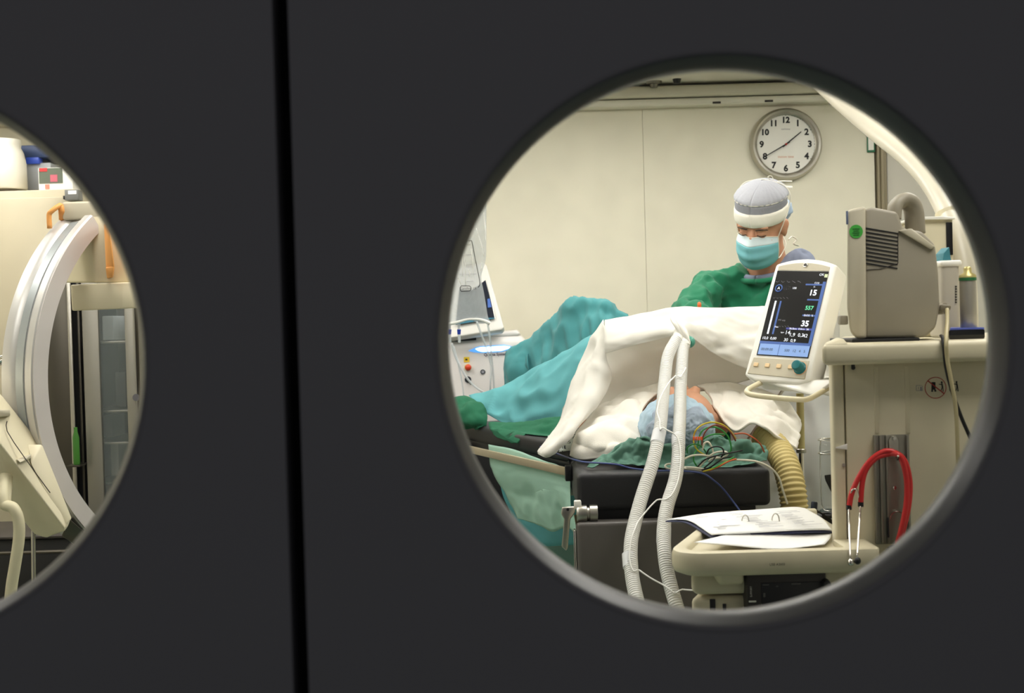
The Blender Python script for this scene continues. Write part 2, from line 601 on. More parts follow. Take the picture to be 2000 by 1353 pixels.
# ------------------------------------------------------------------ corridor side: wall and double door with portholes
seam = P(567, 676, DY).x
GAP = 0.0075
LW = 0.83
DT = 0.040
wf = B()
wf.box(XL - 0.1, seam - LW - 0.06, DY - 0.05, DY + 0.06, 0, 2.7)
wf.box(seam + LW + 0.06, XR + 0.1, DY - 0.05, DY + 0.06, 0, 2.7)
wf.box(seam - LW - 0.06, seam + LW + 0.06, DY - 0.05, DY + 0.06, 2.12, 2.7)
make('wall_front', wf, mat('corridor_wall', (150, 150, 148), 0.7), kind='structure', smooth=0)

def door_leaf(name, xa, xb, centre, r, hinge):
    e = empty(name, ((xa + xb) / 2, DY, 0), kind='structure')
    cx, cz = centre.x, centre.z
    z0, z1 = 0.012, 2.10
    angs = [2 * math.pi * k / 120 for k in range(120)]
    for X, Z in ((xa, z0), (xb, z0), (xa, z1), (xb, z1)):
        angs.append(math.atan2(Z - cz, X - cx) % (2 * math.pi))
    angs = sorted(set(round(a, 6) for a in angs))
    R = r + 0.014
    b = B()
    rows = []
    for y in (DY, DY + DT):
        inn, out = [], []
        for a in angs:
            ca, sa = math.cos(a), math.sin(a)
            t = min((((xb if ca > 0 else xa) - cx) / ca) if abs(ca) > 1e-9 else 1e9,
                    (((z1 if sa > 0 else z0) - cz) / sa) if abs(sa) > 1e-9 else 1e9)
            inn.append(b.bm.verts.new((cx + R * ca, y, cz + R * sa)))
            out.append(b.bm.verts.new((cx + t * ca, y, cz + t * sa)))
        rows.append((inn, out))
    n = len(angs)
    for k in range(n):
        j = (k + 1) % n
        (i0, o0), (i1, o1) = rows
        b.bm.faces.new((i0[k], i0[j], o0[j], o0[k]))
        b.bm.faces.new((i1[k], o1[k], o1[j], i1[j]))
        b.bm.faces.new((i0[k], i1[k], i1[j], i0[j]))
        b.bm.faces.new((o0[k], o0[j], o1[j], o1[k]))
    make('door_panel', b, M_DOOR, e, smooth=30)
    # rounded ring lining the hole
    pr = [(R + 0.0002, 0.0), (R - 0.001, -0.0003), (R - 0.004, 0.0004), (R - 0.0055, 0.002), (R - 0.0075, 0.006),
          (r + 0.003, 0.013), (r, 0.020), (r, DT - 0.003), (r + 0.003, DT + 0.001), (R, DT + 0.001), (R, 0.0)]
    c = Vector((cx, DY, cz))
    make('porthole_rim', B().lathe(c, pr, (0, 1, 0), 160), M_DOORRIM, e, smooth=60)
    g = B().lathe(c, [(0.0, 0.0280), (r + 0.003, 0.0280), (r + 0.003, 0.0310), (0.0, 0.0310)], (0, 1, 0), 96)
    make('porthole_pane', g, M_GLASS, e, smooth=30)
    hb = B()
    for z in (0.3, 1.05, 1.85):
        hb.cyl((hinge, DY - 0.006, z - 0.06), (hinge, DY - 0.006, z + 0.06), 0.009)
    make('hinge', hb, M_STEEL, e)
    return e

RB = 524.0 * (DY + DT) / F
dr = door_leaf('door_2', seam + GAP, seam + LW, P(1402, 667, DY + DT), RB, seam + LW + 0.012)
dl = door_leaf('door_3', seam - LW, seam - GAP, P(-237, 704, DY + DT), RB, seam - LW - 0.012)
make('door_seal', B().box(seam - 0.03, seam + 0.03, DY + DT + 0.001, DY + DT + 0.012, 0.012, 2.10, 0.002, 1), M_SEAL, dl)
jb = B()
for s in (-1, 1):
    jb.box(seam + s * (LW + 0.035) - 0.025, seam + s * (LW + 0.035) + 0.025, DY - 0.06, DY + 0.07, 0, 2.13, 0.003, 1)
jb.box(seam - LW - 0.06, seam + LW + 0.06, DY - 0.06, DY + 0.07, 2.105, 2.16, 0.003, 1)
make('trim_2', jb, M_STEEL, kind='structure')

# ================================================================== CLOCK
CC = P(1533, 283, WY)
ck = empty('wall_clock', (CC.x, WY, CC.z - 0.15), 'round steel-rimmed wall clock with black numerals on the cream wall', 'clock')
cr_ = 0.1515
ca = Vector((CC.x, WY - 0.001, CC.z))
make('clock_rim', B().lathe(ca, [(cr_ * 0.80, 0.0), (cr_ * 0.98, 0.0), (cr_ * 1.0, -0.012), (cr_ * 0.985, -0.03), (cr_ * 0.93, -0.043),
                                 (cr_ * 0.875, -0.04), (cr_ * 0.86, -0.026), (cr_ * 0.80, -0.02)], (0, 1, 0), 72), M_STEEL, ck, smooth=60)
face = make('clock_face', B().lathe(ca, [(0, -0.016), (cr_ * 0.862, -0.016), (cr_ * 0.862, -0.005), (0, -0.005)], (0, 1, 0), 72), M_CLOCKFACE, ck, smooth=30)
fy = WY - 0.0176
UX, UZ = Vector((math.cos(0.02), 0, -math.sin(0.02))), Vector((math.sin(0.02), 0, math.cos(0.02)))
def ckp(a, r):        # clock angle in degrees from 12
    t = math.radians(a)
    return Vector((ca.x, fy, ca.z)) + (UX * math.sin(t) + UZ * math.cos(t)) * r
for k in range(1, 13):
    text(str(k), 0.036 if k < 10 else 0.034, ckp(k * 30, cr_ * 0.665), UX, UZ, M_INK, face, 'numeral', 0.0003, bold=0.0016)
tb = B()
for k in range(60):
    p = ckp(k * 6, cr_ * 0.815)
    t = math.radians(k * 6)
    rd = UX * math.sin(t) + UZ * math.cos(t)
    sd = UX * math.cos(t) - UZ * math.sin(t)
    w, h = (0.0014, 0.0028) if k % 5 else (0.002, 0.004)
    tb.poly([p - rd * h - sd * w, p - rd * h + sd * w, p + rd * h + sd * w, p + rd * h - sd * w])
make('minute_track', tb, M_INK, face, smooth=0)
def hand(name, a, L, w, dy):
    t = math.radians(a)
    rd = UX * math.sin(t) + UZ * math.cos(t)
    sd = UX * math.cos(t) - UZ * math.sin(t)
    o = Vector((ca.x, fy - dy, ca.z))
    b = B().prism([o - rd * 0.018 - sd * w, o - rd * 0.018 + sd * w, o + rd * L + sd * w * 0.6, o + rd * L - sd * w * 0.6], (0, 0.001, 0))
    return make(name, b, M_INK, ck, smooth=0)
hand('hour_hand', 51, 0.082, 0.0032, 0.006)
hand('minute_hand', 240, 0.112, 0.0027, 0.009)
make('hand_pin', B().lathe(Vector((ca.x, fy - 0.010, ca.z)), [(0, -0.003), (0.004, -0.002), (0.005, 0.008), (0, 0.008)], (0, 1, 0), 16), M_REDINK, ck)
text('neXtime', 0.011, ckp(0, cr_ * 0.42), UX, UZ, M_GREYINK, face, 'lettering', 0.0003)
text('station time', 0.014, ckp(180, cr_ * 0.34), UX, UZ, mat('orange_ink', (216, 150, 120), 0.7), face, 'lettering', 0.0003)

# sign on the wall by the door frame
sg = empty('wall_sign', P(1702, 296, WY), 'small white sign with a green border beside the steel door frame', 'sign')
b = B().pbox(1694, 256, 1709, 297, WY - 0.012, WY - 0.002, 0.002)
make('sign_plate', b, mat('sign_green', (40, 110, 78), 0.5), sg)
make('sign_face', B().pbox(1696, 259, 1706.5, 293, WY - 0.0135, WY - 0.0115), M_WHITEPL, sg, smooth=0)

# pale hose hanging from the ceiling over the right-hand devices
hp = [(1500, 40, 3.9), (1585, 142, 3.75), (1648, 203, 3.6), (1712, 258, 3.45), (1765, 300, 3.3), (1803, 338, 3.18), (1830, 376, 3.08),
      (1851, 418, 3.0), (1868, 462, 2.95), (1882, 520, 2.92), (1888, 600, 2.9), (1888, 668, 2.9)]
top = P(1420, -60, 4.0); top.z = CZ - 0.012
pts = [top] + [P(*q) for q in hp]
e = empty('ceiling_hose', pts[-1], 'long pale beige hose curving down from the ceiling past the steel door frame', 'hose')
make('hose', B().tube(pts, 0.024, 18, 8), mat('sleeve_beige', (206, 200, 182), 0.35, var=0.06), e, smooth=180)
k = P(1848, 412, 3.0); k2 = P(1853, 424, 2.995)
make('hose_collar', B().cyl(k, k2, 0.0262, 24), M_BEIGE, e)
make('ceiling_flange', B().lathe(top, [(0.0, 0.012), (0.05, 0.012), (0.05, 0.002), (0.03, -0.01), (0.0, -0.012)], (0, 0, 1)), M_WHITEPL, e)

# ================================================================== ANAESTHESIA MACHINE (right)
CY = 2.55
mx0 = P(1628, 880, CY).x
mx1 = mx0 + 0.56
zt = P(1765, 668, CY - 0.04).z          # worktop surface
am = empty('anaesthesia_machine', ((mx0 + mx1) / 2, CY + 0.3, 0), 'tall beige anaesthesia machine with a wide worktop and a work tray', 'anaesthesia machine')
xs_ = P(1653, 880, CY).x                 # seam between front post and side panel
TZ = P(1480, 1074, 2.46).z               # tray rim height
zb = TZ - 0.16
def plan(pts, z0, z1, bev=0.0, seg=2):
    return B().prism([Vector((x, y, z0)) for x, y in pts], (0, 0, z1 - z0), bev, seg)
make('cabinet_body', plan([(mx0 + 0.004, CY + 0.02), (mx1, CY + 0.02), (mx1, CY + 0.60), (mx0 + 0.18, CY + 0.60)], 0.16, zt - 0.036, 0.006), M_BEIGE2, am)
make('front_post', B().box(mx0, xs_ - 0.001, CY, CY + 0.03, zb, zt - 0.038, 0.006, 3), M_BEIGE, am)
sp = make('side_panel', B().box(xs_ + 0.001, mx1, CY, CY + 0.025, zb, zt - 0.038, 0.003), M_BEIGE, am)
xw = P(1605, 690, CY - 0.045).x
make('worktop', plan([(xw, CY - 0.045), (mx1 + 0.02, CY - 0.045), (mx1 + 0.02, CY + 0.62), (xw + 0.20, CY + 0.62)], zt - 0.040, zt, 0.010, 3), M_BEIGE, am)
q = [P(1607, 690, 2.5), P(1613, 700, 2.5), P(1655, 657, 2.52), P(1683, 664, 2.52), P(1683, 690, 2.51), P(1650, 700, 2.5)]
b = B().hull([Vector(q_) for q_ in ((xw + 0.004, 2.510, zt - 0.006), (xw + 0.050, 2.510, zt - 0.006), (xw + 0.006, 2.510, zt - 0.001), (xw + 0.050, 2.510, zt + 0.001), (xw + 0.046, 2.526, zt + 0.010),
              (xw + 0.036, 2.640, zt - 0.006), (xw + 0.066, 2.640, zt - 0.006), (xw + 0.040, 2.640, zt), (xw + 0.066, 2.640, zt + 0.004), (xw + 0.060, 2.630, zt + 0.010))], 0.002)
make('worktop_lip', b, M_BEIGE, am)
for (a, c_) in ((1708, 1716), (1768, 1777)):
    make('panel_rib', B().pbox(a, 714, c_, 846, CY - 0.0016, CY + 0.002, 0.0012, 2), M_BEIGE, sp)
# keyhole in the side panel
b = B().pbox(1663, 712, 1670, 716, CY - 0.002, CY + 0.004, 0.001)
b.lathe(P(1666.5, 718, CY), [(0, -0.003), (0.0035, -0.003), (0.0045, 0.001), (0, 0.001)], (0, 1, 0), 14)
make('keyhole', b, M_BLACKPL, sp)
make('panel_latch', B().hull([P(1632, 873, CY - 0.004), P(1652, 870, CY - 0.006), P(1655, 866, CY - 0.004), P(1655, 878, CY - 0.004), P(1632, 875, CY - 0.004),
                              P(1652, 874, CY + 0.002), P(1634, 874, CY + 0.002)]), M_WHITEPL, am)
make('post_screw', B().lathe(P(1648, 908, CY), [(0, -0.002), (0.003, -0.002), (0.0035, 0.0005), (0, 0.0005)], (0, 1, 0), 12), M_STEEL, am)

# no-pushing pictogram on the side panel: red ring with a slash, a person pushing a cabinet
pc = P(1827, 757, CY)
pr_ = 0.0208
rb = B()
for k in range(48):
    a0, a1 = 2 * math.pi * k / 48, 2 * math.pi * (k + 1) / 48
    o = Vector((pc.x, CY - 0.0006, pc.z))
    f = lambda a, r: o + Vector((math.cos(a) * r, 0, math.sin(a) * r))
    rb.poly([f(a0, pr_), f(a1, pr_), f(a1, pr_ - 0.0014), f(a0, pr_ - 0.0014)])
def ppt(x, y, dy=0.0006):
    p = P(x, y, CY)
    return Vector((p.x, CY - dy, p.z))
rb.poly([ppt(1811, 744, 0.0010), ppt(1812.5, 742.5, 0.0010), ppt(1844, 767.5, 0.0010), ppt(1842.5, 769, 0.0010)])
make('prohibition_ring', rb, M_REDINK, sp, smooth=0)
fb = B()
fb.poly([ppt(1819, 746), ppt(1827, 746), ppt(1827, 761), ppt(1819, 761)])
fb.poly([ppt(1819, 761), ppt(1822, 761), ppt(1822, 765), ppt(1819, 765)])
fb.poly([ppt(1824.5, 761), ppt(1828, 761), ppt(1829, 764.5), ppt(1825, 764.5)])
def figure(fb, x, y):
    c = ppt(x, y)
    fb.poly([c + Vector((math.cos(t) * 0.0019, 0, math.sin(t) * 0.0021)) for t in [2 * math.pi * k / 12 for k in range(12)]])
    fb.poly([ppt(x - 1, y + 2.4), ppt(x + 1.8, y + 2), ppt(x + 3.2, y + 10), ppt(x + 0.2, y + 10)])
    fb.poly([ppt(x - 6, y + 3.2), ppt(x, y + 3), ppt(x, y + 5), ppt(x - 5, y + 4.6)])
    fb.poly([ppt(x + 0.2, y + 10), ppt(x + 1.8, y + 10), ppt(x - 0.6, y + 17), ppt(x - 2.6, y + 17)])
    fb.poly([ppt(x + 1.5, y + 10), ppt(x + 3.2, y + 10), ppt(x + 4, y + 18), ppt(x + 2, y + 18)])
figure(fb, 1839, 746.5)
figure(fb, 1868, 746)
fb.poly([ppt(1854, 748), ppt(1861, 748), ppt(1861, 763), ppt(1854, 763)])
make('pictogram', fb, M_INK, sp, smooth=0)
gb = B()
for (a, c_, d, f_) in ((1789, 752, 1800, 753), (1789, 762, 1802, 763), (1789, 752, 1790, 763), (1801, 753, 1802, 763), (1797, 755, 1800, 762), (1793, 755, 1794, 760)):
    gb.poly([ppt(a, c_), ppt(d, c_), ppt(d, f_), ppt(a, f_)])
make('pictogram', gb, M_GREYINK, sp, smooth=0)

# accessory rail plate with slots
rp = empty('rail_plate', P(1745, 1062, CY), 'grey metal accessory rail plate screwed to the beige side panel', 'rail plate')
M_ALU = mat('grey_aluminium', (150, 146, 134), 0.4, 0.7, bump=0.03, bscale=300)
make('plate', B().pbox(1709, 849, 1778, 1062, CY - 0.006, CY - 0.0005, 0.001), M_ALU, rp)
for (a, c_) in ((1709, 1713), (1720, 1724), (1732, 1736), (1773, 1777)):
    make('rib', B().pbox(a, 850, c_, 1061, CY - 0.013, CY - 0.005, 0.001), M_ALU, rp)
tabp = [P(1737, 893, CY - 0.009), P(1735, 860, CY - 0.009), P(1740, 851, CY - 0.009), P(1750, 851, CY - 0.009), P(1756, 860, CY - 0.009), P(1757, 893, CY - 0.009)]
make('tab', B().prism(tabp, (0, 0.004, 0), 0.001, 1), M_STEEL, rp)
for yy in (856, 952):
    make('screw', B().lathe(P(1747, yy, CY - 0.009), [(0, -0.003), (0.0035, -0.0028), (0.0042, 0.004), (0, 0.004)], (0, 1, 0), 14), M_CHROME, rp)
make('slot', B().pbox(1733, 1010, 1737, 1050, CY - 0.015, CY - 0.012, 0.001), M_BLACKPL, rp)
make('hook', B().tube([P(1752, 884, CY - 0.008), P(1752, 890, CY - 0.03), P(1753, 896, CY - 0.05), P(1754, 890, CY - 0.058)], [0.003, 0.003, 0.002], 8), M_DARKSTEEL, rp)
make('ring', B().torus(P(1752, 1012, CY - 0.012), 0.013, 0.0011, (0, 1, 0), 20, 6, math.pi, 2 * math.pi), M_CHROME, rp)

# stethoscope over the hook
SY = CY - 0.038
st = empty('stethoscope', P(1700, 1098, SY), 'red stethoscope hanging over the hook of the grey rail plate', 'stethoscope')
sb = B()
sb.tube([P(1658, 992, SY), P(1664, 962, SY), P(1680, 927, SY), P(1701, 898, SY), P(1728, 881, SY), P(1751, 885, SY - 0.004), P(1768, 902, SY - 0.004),
         P(1777, 940, SY), P(1775, 985, SY), P(1764, 1035, SY), P(1752, 1075, SY)], 0.0052, 12, 8)
make('tubing', sb, M_RED, st, smooth=180)
sb = B().tube([P(1681, 984, SY), P(1684, 945, SY), P(1692, 916, SY), P(1712, 894, SY), P(1738, 886, SY), P(1754, 888, SY - 0.012), P(1764, 905, SY - 0.012),
               P(1771, 940, SY - 0.01), P(1770, 985, SY - 0.01), P(1760, 1035, SY - 0.008), P(1748, 1078, SY)], 0.0052, 12, 8)
make('tubing', sb, M_RED, st, smooth=180)
for (x0_, y0_, x1_, y1_, bl) in ((1658, 990, 1661, 1094, 0), (1681, 984, 1674, 1091, 1)):
    make('tube_sleeve', B().cyl(P(x0_, y0_ - 4, SY), P(x0_, y0_ + 5, SY), 0.0056, 12), M_BLACKPL, st)
    make('binaural', B().tube([P(x0_, y0_, SY), P((x0_ * 2 + x1_) / 3 - 0.5, y0_ + 40, SY - 0.040), P(x1_, y1_, SY - 0.088)], 0.0019, 8), M_CHROME, st, smooth=180)
    c = P(x1_ + 1, y1_ + 4, SY - 0.090)
    make('ear_tip', B().ball(c, 0.0062, 0.0062, 0.0068, seg=14, rings=8), M_BLACKPL if bl else M_CHROME, st, smooth=180)
make('spring_bow', B().tube([P(1660, 975, SY), P(1664, 958, SY - 0.004), P(1673, 956, SY - 0.004), P(1678, 972, SY)], 0.0017, 8), M_CHROME, st, smooth=180)
c = P(1750, 1086, SY)
make('chest_piece', B().lathe(c, [(0, -0.008), (0.010, -0.008), (0.012, -0.003), (0.020, 0.002), (0.021, 0.008), (0, 0.008)], (0, 1, 0), 24), M_CHROME, st)

# ---- tray and drawer unit of the machine
tx0, tx1 = P(1318, 1080, 2.46).x - 0.026, P(1700, 1085, 2.50).x
ty0, ty1 = 2.44, 2.97
def rrect(x0, x1, y0, y1, r, z, n=8):
    pts = []
    for (cx, cy, a0) in ((x1 - 0.002, y1 - 0.002, 0), (x0 + r, y1 - r, 90), (x0 + r, y0 + r, 180), (x1 - 0.002, y0 + 0.002, 270)):
        rad = 0.002 if cx > x1 - 0.01 else r
        for k in range(n + 1):
            a = math.radians(a0 + 90 * k / n)
            qx, qy = cx + rad * math.cos(a), cy + rad * math.sin(a)
            pts.append(Vector((qx + max(0, qy - ty0) * 0.36 * (tx1 - qx) / (tx1 - tx0), qy, z)))
    return pts
b = B()
prof = [(0.018, -0.046), (0.004, -0.040), (0.0, -0.030), (0.0, -0.008), (0.003, -0.001), (0.010, 0.0), (0.026, 0.0), (0.031, -0.003), (0.034, -0.011)]
rings = []
for ins, dz in prof:
    rings.append([b.bm.verts.new(p) for p in rrect(tx0 + ins, tx1, ty0 + ins, ty1 - ins, max(0.02, 0.085 - ins), TZ + dz)])
for a_, c_ in zip(rings, rings[1:]):
    n = len(a_)
    for k in range(n):
        b.bm.faces.new((a_[k], a_[(k + 1) % n], c_[(k + 1) % n], c_[k]))
b.bm.faces.new(rings[0][::-1])
b.bm.faces.new(rings[-1])
make('work_tray', b, M_BEIGE, am, smooth=50)
make('tray_deck', B().box(mx0 - 0.004, tx1 + 0.004, ty0 + 0.012, CY + 0.005, TZ - 0.02, TZ - 0.0005, 0.002), M_BEIGE, am)
dx0, dx1 = P(1347, 1130, 2.50).x, P(1453, 1130, 2.50).x
zd1, zd0 = TZ - 0.040, P(1400, 1163, 2.50).z
make('drawer_housing', plan([(dx0, 2.50), (tx1, 2.50), (tx1, 2.95), (dx0 + 0.16, 2.95)], zd0, zd1, 0.016, 4), M_BEIGE, am)
b = B().hull([P(1392, 1112, 2.497), P(1452, 1112, 2.497), P(1452, 1142, 2.497), P(1405, 1142, 2.497), P(1393, 1128, 2.497),
              P(1398, 1110, 2.452), P(1428, 1110, 2.450), P(1452, 1119, 2.466), P(1450, 1138, 2.466), P(1412, 1140, 2.462)], 0.005, 3)
make('drawer_latch', b, M_BEIGE, am, smooth=60)
make('dark_module', B().box(dx1, P(1618, 1130, 2.46).x, 2.475, 2.9, zd0 - 0.08, P(1530, 1112, 2.475).z, 0.006), M_DARKPL, am)
make('module_window', B().pbox(1488, 1137, 1612, 1235, 2.4725, 2.4765, 0.001), M_BLACKPL, am)
make('module_knob', B().lathe(P(1612, 1138, 2.475), [(0, -0.016), (0.007, -0.016), (0.0085, -0.002), (0.0085, 0.001), (0, 0.001)], (0, 1, 0), 18), M_BLACKPL, am)
make('module_marker', B().prism([P(1598.5, 1136, 2.474), P(1602, 1145, 2.474), P(1600, 1151, 2.474), P(1596, 1143, 2.474)], (0, -0.001, 0)), M_STEEL, am, smooth=0)
make('module_marker', B().pbox(1463, 1173, 1477, 1176, 2.473, 2.476), M_WHITEPL, am, smooth=0)
for (a, c_, d, f_) in ((1490, 1141, 1502, 1143), (1546, 1139, 1564, 1141), (1491, 1158, 1495, 1166), (1516, 1144, 1520, 1146)):
    make('module_marker', B().pbox(a, c_, d, f_, 2.4715, 2.4728), mat('dim_grey_print', (90, 86, 84), 0.6), am, smooth=0)
text('SUPPORT', 0.0048, P(1467, 1155, 2.4745), (0, 0, 1), (-1, 0, 0), M_WHITEPL, am, 'lettering')
text('USB A3603', 0.0062, P(1518, 1102, 2.44), (1, 0, 0.0), (0, 0, 1), M_INK, am, 'lettering')
zl = P(1400, 1200, 2.51).z
make('lower_drawer', plan([(dx0 + 0.002, 2.51), (tx1, 2.51), (tx1, 2.95), (dx0 + 0.16, 2.95)], 0.30, zd0 - 0.004, 0.012, 3), M_BEIGE, am)
for (a, c_) in ((1387, 1398), (1412, 1419)):
    make('drawer_slot', B().pbox(a, 1170 if a < 1400 else 1179, c_, 1215, 2.508, 2.512, 0.001), M_BLACKPL, am)
make('machine_base', B().box(dx0 - 0.02, mx1 + 0.04, 2.44, 3.22, 0.09, 0.17, 0.02, 3), M_BEIGE2, am)
make('base_post', B().box(mx0 - 0.12, mx1 - 0.04, 2.60, 3.10, 0.165, 0.32, 0.01), M_BEIGE2, am)
for (x, y) in ((dx0 + 0.05, 2.5), (mx1 - 0.03, 2.5), (dx0 + 0.05, 3.15), (mx1 - 0.03, 3.15)):
    w = make('castor', B().lathe((x - 0.02, y, 0.05), [(0, 0), (0.044, 0), (0.05, 0.006), (0.05, 0.034), (0.044, 0.04), (0, 0.04)], (1, 0, 0), 24), M_BLACKPL, am)
    make('castor_fork', B().box(x - 0.028, x + 0.028, y - 0.03, y + 0.03, 0.075, 0.098, 0.004), M_BEIGE2, w)

# ---- papers and binder in the tray
rbn = empty('ring_binder', P(1480, 1040, 2.7), 'open ring binder with printed sheets lying across the beige work tray', 'binder')
def sheet(rows, name, m, parent, solid=0.0012, amp=0.0, seed=0, **kw):
    return make(name, B().cloth(rows, 8, 8, amp, 5, seed), m, parent, solid=solid, smooth=180, **kw)
pages = [[(1302, 1014, 2.86), (1345, 1016, 2.76), (1390, 1044, 2.60)],
         [(1382, 1002, 2.89), (1420, 1013, 2.78), (1470, 1040, 2.61)],
         [(1460, 996, 2.91), (1510, 1010, 2.80), (1560, 1035, 2.62)],
         [(1545, 990, 2.92), (1578, 1008, 2.80), (1606, 1034, 2.63)],
         [(1572, 992, 2.92), (1606, 1012, 2.79), (1625, 1035, 2.64)]]
sheet(pages, 'top_page', M_PAPER, rbn, 0.0012, 0.002)
cover = [[(1300, 1018, 2.86), (1340, 1021, 2.77), (1389, 1050, 2.61)],
         [(1382, 1007, 2.89), (1420, 1018, 2.79), (1470, 1045, 2.62)],
         [(1460, 1001, 2.91), (1510, 1015, 2.81), (1560, 1040, 2.63)],
         [(1545, 995, 2.92), (1578, 1013, 2.81), (1606, 1039, 2.64)],
         [(1573, 997, 2.92), (1607, 1017, 2.80), (1625, 1040, 2.65)]]
sheet(cover, 'binder_cover', M_PAPERB, rbn, 0.003)
for px_ in (1456, 1515):
    c = P(px_, 1018 - (px_ - 1456) * 0.05, 2.745)
    make('ring', B().tube([c + Vector((-0.005, 0.01, -0.012)), c + Vector((-0.006, 0.005, 0.004)), c + Vector((-0.001, 0.0, 0.013)),
                           c + Vector((0.005, -0.004, 0.008)), c + Vector((0.007, -0.008, -0.012))], 0.0013, 8), M_STEEL, rbn, smooth=180)
lines = B()
random.seed(4)
for k in range(13):
    t = k / 12
    for j in range(3):
        x = 1372 + 225 * random.random()
        y = 1000 + 28 * t
        x = 1345 + t * 55 + j * 78 + random.random() * 20
        d = 2.83 - 0.19 * t
        y0_ = 1012 + t * 26 - j * 4.5
        w = 14 + 34 * random.random()
        z = 0.0045
        p0, p1 = P(x, y0_, d), P(x + w, y0_ - w * 0.05, d)
        lines.poly([p0 + Vector((0, 0, z)), p1 + Vector((0, 0, z)), p1 + Vector((0, 0.004, z)), p0 + Vector((0, 0.004, z))])
make('print', lines, M_GREYINK, rbn, smooth=0, kind='stuff')
loose = [[(1356, 1059, 2.50), (1410, 1046, 2.60), (1468, 1030, 2.70)],
         [(1420, 1064, 2.495), (1490, 1048, 2.60), (1530, 1034, 2.69)],
         [(1520, 1072, 2.48), (1565, 1054, 2.58), (1582, 1040, 2.67)],
         [(1610, 1063, 2.50), (1621, 1051, 2.572), (1624, 1041, 2.66)]]
make('loose_sheet', B().cloth(loose, 8, 8, 0.0, 5, 0), M_PAPER, None, 'blank white sheet of paper lying loose over the open binder', 'paper', solid=0.0008, smooth=180)
cup = Vector((0.680, 2.905, TZ))
make('cup_holder_ring', B().torus((cup.x, cup.y, TZ - 0.0075), 0.019, 0.004, (0, 0, 1)), M_BLACKPL, am)

# ================================================================== PATIENT MONITOR on the worktop
MY = 2.60
pm = empty('patient_monitor', (P(1745, 672, MY).x, MY + 0.1, zt), 'grey-beige patient monitor with side vents and a carry handle on the worktop', 'monitor')
make('foot_plate', B().box(P(1664, 666, MY - 0.02).x, P(1797, 666, MY - 0.02).x, MY - 0.02, MY + 0.16, zt - 0.0005, P(1730, 661, MY - 0.02).z, 0.002), M_BLACKPL, pm)
body = [(1688, 408), (1702, 404), (1752, 414), (1764, 446), (1800, 452), (1826, 478), (1832, 530), (1835, 600), (1827, 640), (1806, 659), (1690, 660)]
bd = make('housing', B().prism([P(x, y, MY) for x, y in body], (0.042, 0.14, 0), 0.006, 3), M_GREYB, pm, smooth=50)
bez = [(1655, 410), (1690, 402), (1692, 661), (1672, 661), (1660, 648), (1654, 600)]
bz = make('front_bezel', B().prism([P(x, y, MY - 0.008) for x, y in bez], (0.045, 0.15, 0), 0.006, 3), M_BEIGE2, pm, smooth=50)
cov = [(1754, 450), (1780, 446), (1826, 481), (1818, 487), (1760, 453)]
make('hinged_cover', B().prism([P(x, y, MY - 0.006) for x, y in cov], (0.036, 0.12, 0), 0.002, 2), M_BEIGE2, pm)
for k in range(10):  # black strips on the face colour in the dark of recessed slots
    y = 446 + k * 7.6
    make('vent_slot', B().prism([P(1691, y - 2, MY - 0.0012), P(1753, y + 10 - 1.5, MY - 0.0012), P(1753, y + 11, MY - 0.0012), P(1691, y + 1.2, MY - 0.0012)],
                                (0, 0.003, 0)), M_BLACKPL, bd, smooth=0)
make('panel_line', B().tube([P(1692, 527, MY - 0.0008), P(1720, 525, MY - 0.0008), P(1754, 514, MY - 0.0008), P(1754, 455, MY - 0.0008)], 0.0008, 6, 1), M_DARKPL, bd)
hd = [(1746, 428, MY + 0.05), (1748, 406, MY + 0.05), (1756, 395, MY + 0.055), (1768, 391, MY + 0.06), (1779, 398, MY + 0.065), (1785, 415, MY + 0.07), (1788, 455, MY + 0.08)]
make('carry_handle', B().tube([P(*q) for q in hd], 0.0140, 14, 8, flat=1.5), M_GREYB, pm, smooth=180)
sc = P(1672, 452, MY - 0.0085)
make('round_sticker', B().lathe(sc, [(0, -0.0006), (0.0132, -0.0006), (0.0132, 0.0004), (0, 0.0004)], (0, 1, 0), 32), M_GREENST, bz, smooth=30)
for k in range(4):
    make('print', B().pbox(1665 + (k % 2) * 2, 446 + k * 4, 1679 - (k % 2), 447.4 + k * 4, MY - 0.0098, MY - 0.0088), mat('green_print', (24, 90, 34), 0.7), bz, smooth=0)
make('side_knob', B().pbox(1641, 616, 1657, 634, MY, MY + 0.02, 0.003), M_GREYB, pm)
make('blue_stripe', B().pbox(1653, 412, 1657, 438, MY - 0.011, MY - 0.0076, 0.0005), mat('slate_blue', (96, 108, 136), 0.5), bz)
make('cable_socket', B().cyl(P(1846, 602, MY + 0.02), P(1828, 604, MY + 0.04), 0.011), M_GREYB, pm)
make('cable_plug', B().hull([P(1836, 594, MY - 0.01), P(1858, 596, MY - 0.01), P(1856, 606, MY - 0.01), P(1838, 608, MY - 0.01),
                             P(1836, 594, MY + 0.02), P(1858, 596, MY + 0.02), P(1856, 606, MY + 0.02), P(1838, 608, MY + 0.02)], 0.003),
     mat('plug_brown', (120, 112, 92), 0.5), pm)

